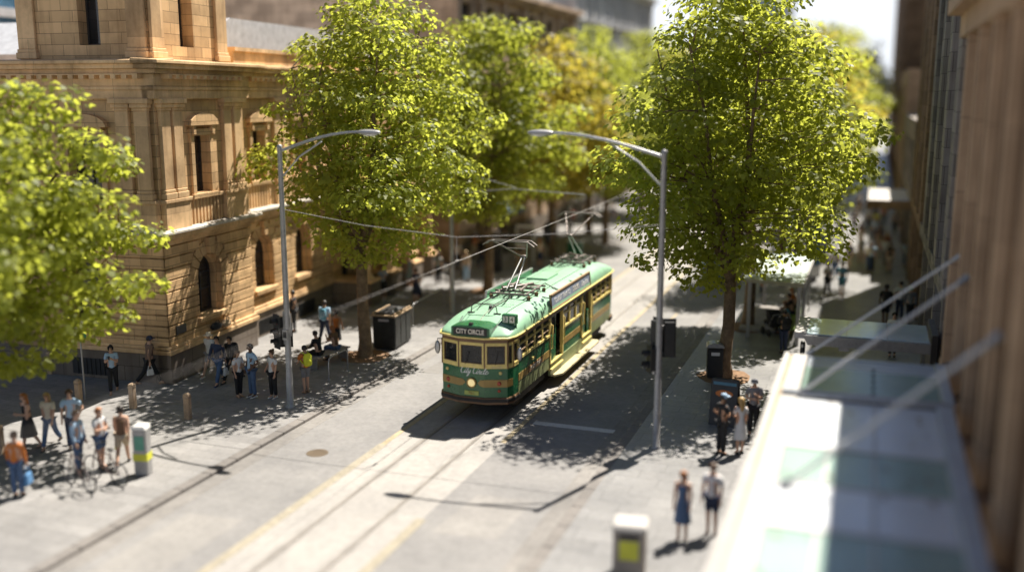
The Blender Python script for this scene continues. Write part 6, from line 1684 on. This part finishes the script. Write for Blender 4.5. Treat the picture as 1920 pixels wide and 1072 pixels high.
person(A(768, 538), W(215), 'woman in patterned dress leaning beside the porch pedestal', top='pattern', sleeve='none', bottom='pattern', legs='dress', hair='brown', cut='bun', seed=16, group=GL, h=1.72)
b = person(A(781, 568), W(20), 'woman in navy dress standing near the steel rail', top='navy', bottom='navy', legs='dress', cut='bun', hair='brown', seed=17, group=GL, h=1.72)
handbag(b, 'large navy tote hanging from the hand of the woman in the navy dress', 'navy', 'r', 1.15)
b = person(A(874, 530), W(200), 'blond person in beige jacket and pale jeans behind the tall pole', top='beige', sleeve='long', bottom='sky', hair='blond', cut='long', shoes='white', seed=18, group=GL, h=1.74, pose='walk', ph=0.4)
handbag(b, 'dark shoulder bag of the blond person in the beige jacket', 'black', 'r', 0.8)
person(A(902, 500), W(160), 'person in long dark coat half hidden by a tree trunk', top='black', sleeve='long', bottom='navy', seed=19, group=GL, h=1.82, pose='walk', ph=0.5)
person(A(1012, 502), W(350), 'woman with long brown hair in blue skirt beyond the tram roof', top='cream', bottom='navy', legs='skirt', hair='ginger', cut='long', seed=20, group=GL, h=1.72)
for i, (px, py, tp, bt_, lab) in enumerate(((1120, 398, 'sky', 'navy', 'distant person in pale blue under the far left trees'), (1139, 405, 'lime', 'navy', 'distant person in a lime vest on the road edge'), (1045, 408, 'lime', 'black', 'distant person in a lime top left of the track'), (968, 470, 'white', 'grey', 'person in white far beyond the tree behind the tram'), (890, 488, 'orange', 'cream', 'person in orange print by the stone plinth beyond the porch'))):
    person(A(px, py), W(160 + 40 * i), lab, top=tp, bottom=bt_, seed=30 + i, pose='walk', ph=0.6, group=GL)
# right pavement
b = person(A(1550, 555), W(170), 'dark haired woman in white top and black leggings on sunlit paving', top='white', bottom='black', hair='brown', cut='long', arms=('phone', 'phone'), seed=40, group=GR, h=1.70, pose='walk', ph=0.3)
handbag(b, 'black shoulder bag of the woman in black leggings', 'black', 'l', 0.8)
person(A(1577, 558), W(175), 'bearded man in blue tee and blue shorts beside her', top='teal', bottom='teal', legs='shorts', hair='brown', arms=('down', 'cross'), seed=41, group=GR, h=1.80, pose='walk', ph=-0.4)
person(A(1632, 512), W(350), 'man in blue shirt and black trousers walking at the shade edge', top='sky', bottom='black', hair='dark', seed=42, group=GR, h=1.80, pose='walk', ph=0.5)
person(A(1613, 496), W(10), 'woman in patterned top and bare legs beside the man in blue shirt', top='pattern', bottom='beige', legs='shorts', hair='blond', cut='long', seed=43, group=GR, pose='walk', ph=-0.6)
person(A(1667, 510), W(0), 'woman in black top and beige shorts walking up the shade', top='black', bottom='beige', legs='shorts', hair='brown', cut='pony', seed=44, group=GR, pose='walk', ph=0.7)
person(A(1658, 497), W(5), 'person in white tee hidden behind the woman in black top', top='white', bottom='grey', hair='brown', seed=45, group=GR, pose='walk')
person(A(1697, 498), W(170), 'child sized person in pale blue shirt near the dark shopfront', top='sky', bottom='denim', hair='brown', seed=46, group=GR, pose='walk', h=1.5)
b = person(A(1658, 612), W(5), 'broad man in black tee and shorts walking away in the shade', top='black', bottom='black', legs='shorts', skin=2, seed=47, group=GR, h=1.88, pose='walk', ph=0.6)
backpack(b, 'black backpack with a pale patch on the broad man', 'black')
person(A(1685, 600), W(0), 'man in white shirt and dark trousers beside the broad man', top='white', bottom='navy', seed=48, group=GR, h=1.78, pose='walk', ph=-0.6)
person(A(1704, 606), W(5), 'person with a green cap and dark clothes by the shopfront', top='grey', sleeve='long', bottom='black', hair='green', seed=49, group=GR, h=1.70, pose='walk', hat=('cap', 'lime'))
person(A(1672, 668), W(180), 'person in black trousers mostly hidden by the blue glass canopy', top='white', bottom='black', seed=50, group=GR, h=1.74)
b = person(A(1468, 662), W(20), 'person in black with a backpack standing at the shelter end', top='black', sleeve='long', bottom='navy', skin=1, seed=51, group=GR, h=1.74, arms=('phone', 'down'))
backpack(b, 'black backpack with a small white mark by the shelter', 'black')
person(Vector((-2.95, 43.6, 0)), W(100), 'person in blue tee seated at the near end of the shelter bench', top='teal', bottom='black', pose='sit', hair='brown', cut='long', arms=('phone', 'lap'), seed=52, group=GR)
person(Vector((-2.95, 45.6, 0)), W(95), 'person in dark shirt seated midway along the shelter bench', top='black', bottom='navy', pose='sit', hair='dark', arms=('lap', 'lap'), seed=53, group=GR)
person(Vector((-2.95, 47.0, 0)), W(95), 'person in orange tee seated at the far end of the shelter bench', top='orange', bottom='black', pose='sit', hair='ginger', arms=('lap', 'lap'), seed=54, group=GR)
for i, (px, py, tp, bt_, lab) in enumerate(((1612, 463, 'black', 'cream', 'person in black top in the strip of sun'), (1640, 456, 'sky', 'navy', 'person in pale blue in the far shade'), (1656, 424, 'orange', 'navy', 'person in orange top under the flat awning'), (1628, 432, 'white', 'black', 'person in white top near the flat awning'), (1600, 440, 'navy', 'black', 'person in navy by the second advertising panel'), (1690, 455, 'black', 'grey', 'person in black close to the far shopfront'), (1676, 440, 'grey', 'black', 'person in grey top in the deep shade'), (1640, 410, 'black', 'black', 'distant person in black beyond the flat awning'), (1612, 405, 'sky', 'denim', 'distant person in pale blue among the far trees'), (1705, 470, 'brown', 'black', 'person in brown beside the dark shopfront'), (1648, 470, 'navy', 'beige', 'person in navy top and beige shorts behind the man in blue'))):
    person(A(px, py), W((0, 175)[i % 2] + 7 * i % 13), lab, top=tp, bottom=bt_, hair=('dark', 'brown', 'blond')[i % 3], cut=('short', 'long')[i % 2], seed=60 + i, pose='walk', ph=(0.6, -0.6)[i % 2], group=GR, legs=('shorts' if bt_ in ('beige', 'cream') else 'long'))
# group near the sandwich board
person(A(1352, 852), W(310), 'man in black tee and black cap reaching towards the sandwich board', top='black', bottom='black', skin=1, hat=('cap', 'sky'), arms=('hip', 'cross'), seed=80, group=GR, h=1.78)
person(A(1386, 850), W(30), 'blond woman in white dress facing the man in black', top='white', bottom='white', legs='dress', hair='blond', cut='long', seed=81, group=GR, h=1.64, arms=('cross', 'down'))
person(A(1411, 815), W(180), 'man in grey tee and grey cap beside the canopy edge', top='grey', bottom='black', hat=('cap', 'grey'), arms=('phone', 'cross'), seed=82, group=GR, h=1.74)
person(A(1278, 1012), W(175), 'woman with long ginger hair in blue dress near the bottom', top='denim', sleeve='none', bottom='denim', legs='dress', hair='ginger', cut='long', seed=83, group=GR, h=1.66)
person(A(1333, 1002), W(170), 'person in white shirt and dark shorts near the bottom', top='white', bottom='navy', legs='shorts', hair='brown', seed=84, group=GR, h=1.74)
# lower left
person(A(57, 845), W(160), 'woman with ginger hair in long black dress', top='black', sleeve='none', bottom='black', legs='dress', hair='ginger', cut='long', arms=('cross', 'down'), seed=90, group=GB, h=1.72, pose='walk', ph=0.5)
person(A(97, 838), W(200), 'blond woman in cream top and blue jeans', top='cream', bottom='denim', hair='blond', cut='long', seed=91, group=GB, h=1.70, pose='walk')
person(A(138, 842), W(215), 'man in bright blue shirt and navy trousers', top='sky', bottom='navy', hair='brown', seed=92, group=GB, h=1.78, arms=('hip', 'down'))
person(A(150, 886), W(280), 'person in pale jeans jacket standing by the bicycles', top='sky', sleeve='long', bottom='denim', hair='brown', seed=93, group=GB, h=1.74)
person(A(192, 878), W(270), 'ginger haired person in white shirt with a brown bag', top='white', bottom='denim', legs='shorts', hair='ginger', seed=94, group=GB, h=1.72, arms=('cross', 'cross'))
b = person(A(232, 872), W(30), 'woman in brown top walking beside the grey pillar', top='brown', sleeve='none', bottom='beige', legs='shorts', hair='dark', cut='bun', seed=95, group=GB, h=1.74, pose='walk')
handbag(b, 'lime bag held by the woman in the brown top', 'lime', 'l', 0.9)
b = person(A(36, 930), W(20), 'person in orange jacket with a blue bag in the foreground shade', top='orange', sleeve='long', bottom='denim', hair='brown', seed=96, group=GB, h=1.70)
handbag(b, 'blue bag held by the person in the orange jacket', 'blue', 'r', 1.1)
# driver and passengers of the tram
tp_ = lambda x, y, z: Vector((TX + x, 28.3 + y, z))
person(tp_(-0.35, 1.02, 0.98), W(180), 'tram driver in navy shirt behind the middle windscreen', top='navy', bottom='black', pose='sit', arms=('lap', 'lap'), seed=120)
for i, (x, y, c_, lab) in enumerate(((0.72, 1.95, 'white', 'passenger in white by the foremost side window of the tram'), (0.72, 3.55, 'teal', 'passenger in blue green just ahead of the front tram door'), (0.72, 10.25, 'orange', 'passenger in orange in the rear saloon of the tram'), (-0.72, 2.75, 'cream', 'passenger in cream on the far side of the front saloon'))):
    person(tp_(x, y, 0.98), W(180), lab, top=c_, bottom='denim', pose='sit', arms=('lap', 'lap'), hair=('dark', 'brown', 'ginger', 'grey')[i], seed=121 + i)
for i, (px, py, tp, bt_, lab) in enumerate(((858, 506, 'white', 'black', 'walker in white top left of the plain traction pole'), (948, 478, 'grey', 'navy', 'walker in grey near the stone front behind the pantograph'), (1040, 455, 'white', 'denim', 'walker in white top beyond the closed parasol'), (1072, 432, 'red', 'black', 'walker in dark red up the left pavement'), (1100, 420, 'cream', 'navy', 'walker in cream up the left pavement'), (1150, 425, 'navy', 'grey', 'walker in navy stepping off the left kerb far off'), (822, 532, 'pattern', 'black', 'walker in patterned top next to the stone pier'))):
    person(A(px, py), W(20 + 160 * (i % 2)), lab, top=tp, bottom=bt_, seed=160 + i, pose='walk', ph=(0.6, -0.7)[i % 2], cut=('long', 'short')[i % 2], hair=('brown', 'dark', 'blond')[i % 3], group=GL)
# more walkers far up the right pavement
rg = random.Random(9)
for i, lab in enumerate(('walker in white in the sunlit strip past the advertising panels', 'walker in black at the edge of the far sunlight', 'walker in blue between the awning and the kerb trees', 'walker in cream close to the far awning front', 'walker in dark red under the middle of the flat awning', 'walker in grey beyond the awning on the kerb side', 'walker in lime top far up the right pavement', 'walker in brown farthest up the right pavement')):
    x_ = (-1.6, -0.9, -2.4, 0.2, 1.2, -1.8, 0.6, -0.8)[i]; y_ = (58, 61, 63.5, 60.5, 66, 72, 78, 88)[i]
    person(Vector((x_, y_, 0)), W((0, 178)[i % 2]), lab, top=('white', 'black', 'blue', 'cream', 'red', 'grey', 'lime', 'brown')[i], bottom=('denim', 'beige', 'black')[i % 3], hair=('brown', 'blond', 'dark')[i % 3], cut=('long', 'short')[i % 2], pose='walk', ph=(0.7, -0.6)[i % 2], seed=130 + i, group=GR)
# two bicycles leaning by the group
def bicycle(p, rz, label):
    t = thing('bicycle', label, 'bicycle', p, rz, 'bicycles')
    for y in (-0.52, 0.52):
        g = MB(); n = 22; pts = [(0, y + 0.33 * math.cos(2 * math.pi * k / n), 0.34 + 0.33 * math.sin(2 * math.pi * k / n)) for k in range(n + 1)]; g.tube(pts, 0.02, 6)
        w = build('wheel', g, M_black, t)
        g = MB()
        for k in range(8): a = math.pi * k / 8; g.tube([(0, y - 0.32 * math.cos(a), 0.34 - 0.32 * math.sin(a)), (0, y + 0.32 * math.cos(a), 0.34 + 0.32 * math.sin(a))], 0.003, 4)
        build('spokes', g, M_steel, w)
    g = MB(); bb_, st_, hd_, rx, fx = (0, -0.08, 0.30), (0, -0.22, 0.82), (0, 0.36, 0.86), (0, -0.52, 0.34), (0, 0.52, 0.34)
    for a, b2 in ((bb_, st_), (st_, hd_), (bb_, hd_), (bb_, rx), (st_, rx), (hd_, fx)): g.tube([a, b2], 0.018, 6)
    build('frame', g, pm('bicycle_frame_paint', (0.10, 0.07, 0.06), 0.35), t)
    g = MB(); g.tube([(0, 0.34, 0.86), (0, 0.32, 1.0)], 0.015, 6); g.tube([(-0.27, 0.22, 1.0), (-0.2, 0.34, 1.02), (0.2, 0.34, 1.02), (0.27, 0.22, 1.0)], 0.014, 6); build('handlebar', g, M_black, t)
    g = MB(); g.tube([st_, (0, -0.25, 0.95)], 0.014, 6); g.ellipsoid((0, -0.25, 0.97), (0.07, 0.13, 0.035)); build('saddle', g, M_black, t)
p = at(200, 905); bicycle(p, R(80), 'dark bicycle leaning in front of the person in white shirt')
p = at(150, 915); bicycle(p, R(70), 'dark bicycle beside the person in pale jeans jacket')
# pram at the shelter
p = at(1447, 628)
t = thing('pram', 'black pram with large wheels beside the slender tree', 'pram', p, R(30))
g = MB(); g.hexa([(-0.22, -0.35, 0.40), (0.22, -0.35, 0.40), (0.22, 0.35, 0.40), (-0.22, 0.35, 0.40)], [(-0.25, -0.42, 0.72), (0.25, -0.42, 0.72), (0.25, 0.38, 0.62), (-0.25, 0.38, 0.62)]); build('seat', g, CL['black'], t, bevel=0.04)
g = MB(); pts = [(0.42 * math.cos(a), 0.68 + 0.42 * math.sin(a)) for a in [math.pi * k / 10 * 0.62 + math.pi * 0.38 for k in range(11)]] + [(0.0, 0.68)]
g.prism(pts, -0.26, 0.26, lambda a, b, w: (w, a, b)); build('hood', g, CL['black'], t)
for x in (-0.28, 0.28):
    for y in (-0.32, 0.32):
        w = MB(lambda a, b, c, x=x, y=y: (x + c, y + a, 0.17 + b)); w.lathe([(0.1, -0.02), (0.165, -0.02), (0.17, 0.0), (0.165, 0.02), (0.03, 0.03)], (0, 0, 0), 16); build('wheel', w, M_black, t)
g = MB()
for x in (-0.24, 0.24): g.tube([(x, 0.32, 0.17), (x, -0.2, 0.5), (x, -0.62, 1.02)], 0.014, 6); g.tube([(x, -0.32, 0.17), (x, 0.1, 0.5)], 0.014, 6)
g.tube([(-0.24, -0.62, 1.02), (0.24, -0.62, 1.02)], 0.016, 6); build('frame', g, M_steel, t)

# turn the skinned figures into plain meshes
bpy.context.view_layer.update()
dg = bpy.context.evaluated_depsgraph_get()
done = []
for o, mat in SKINNED:
    me = bpy.data.meshes.new_from_object(o.evaluated_get(dg)); done.append((o, me, mat))
for o, me, mat in done:
    o.modifiers.clear(); me.materials.clear(); me.materials.append(mat)
    me.polygons.foreach_set('use_smooth', [True] * len(me.polygons)); me.polygons.foreach_set('material_index', [0] * len(me.polygons)); me.update()
    o.data = me
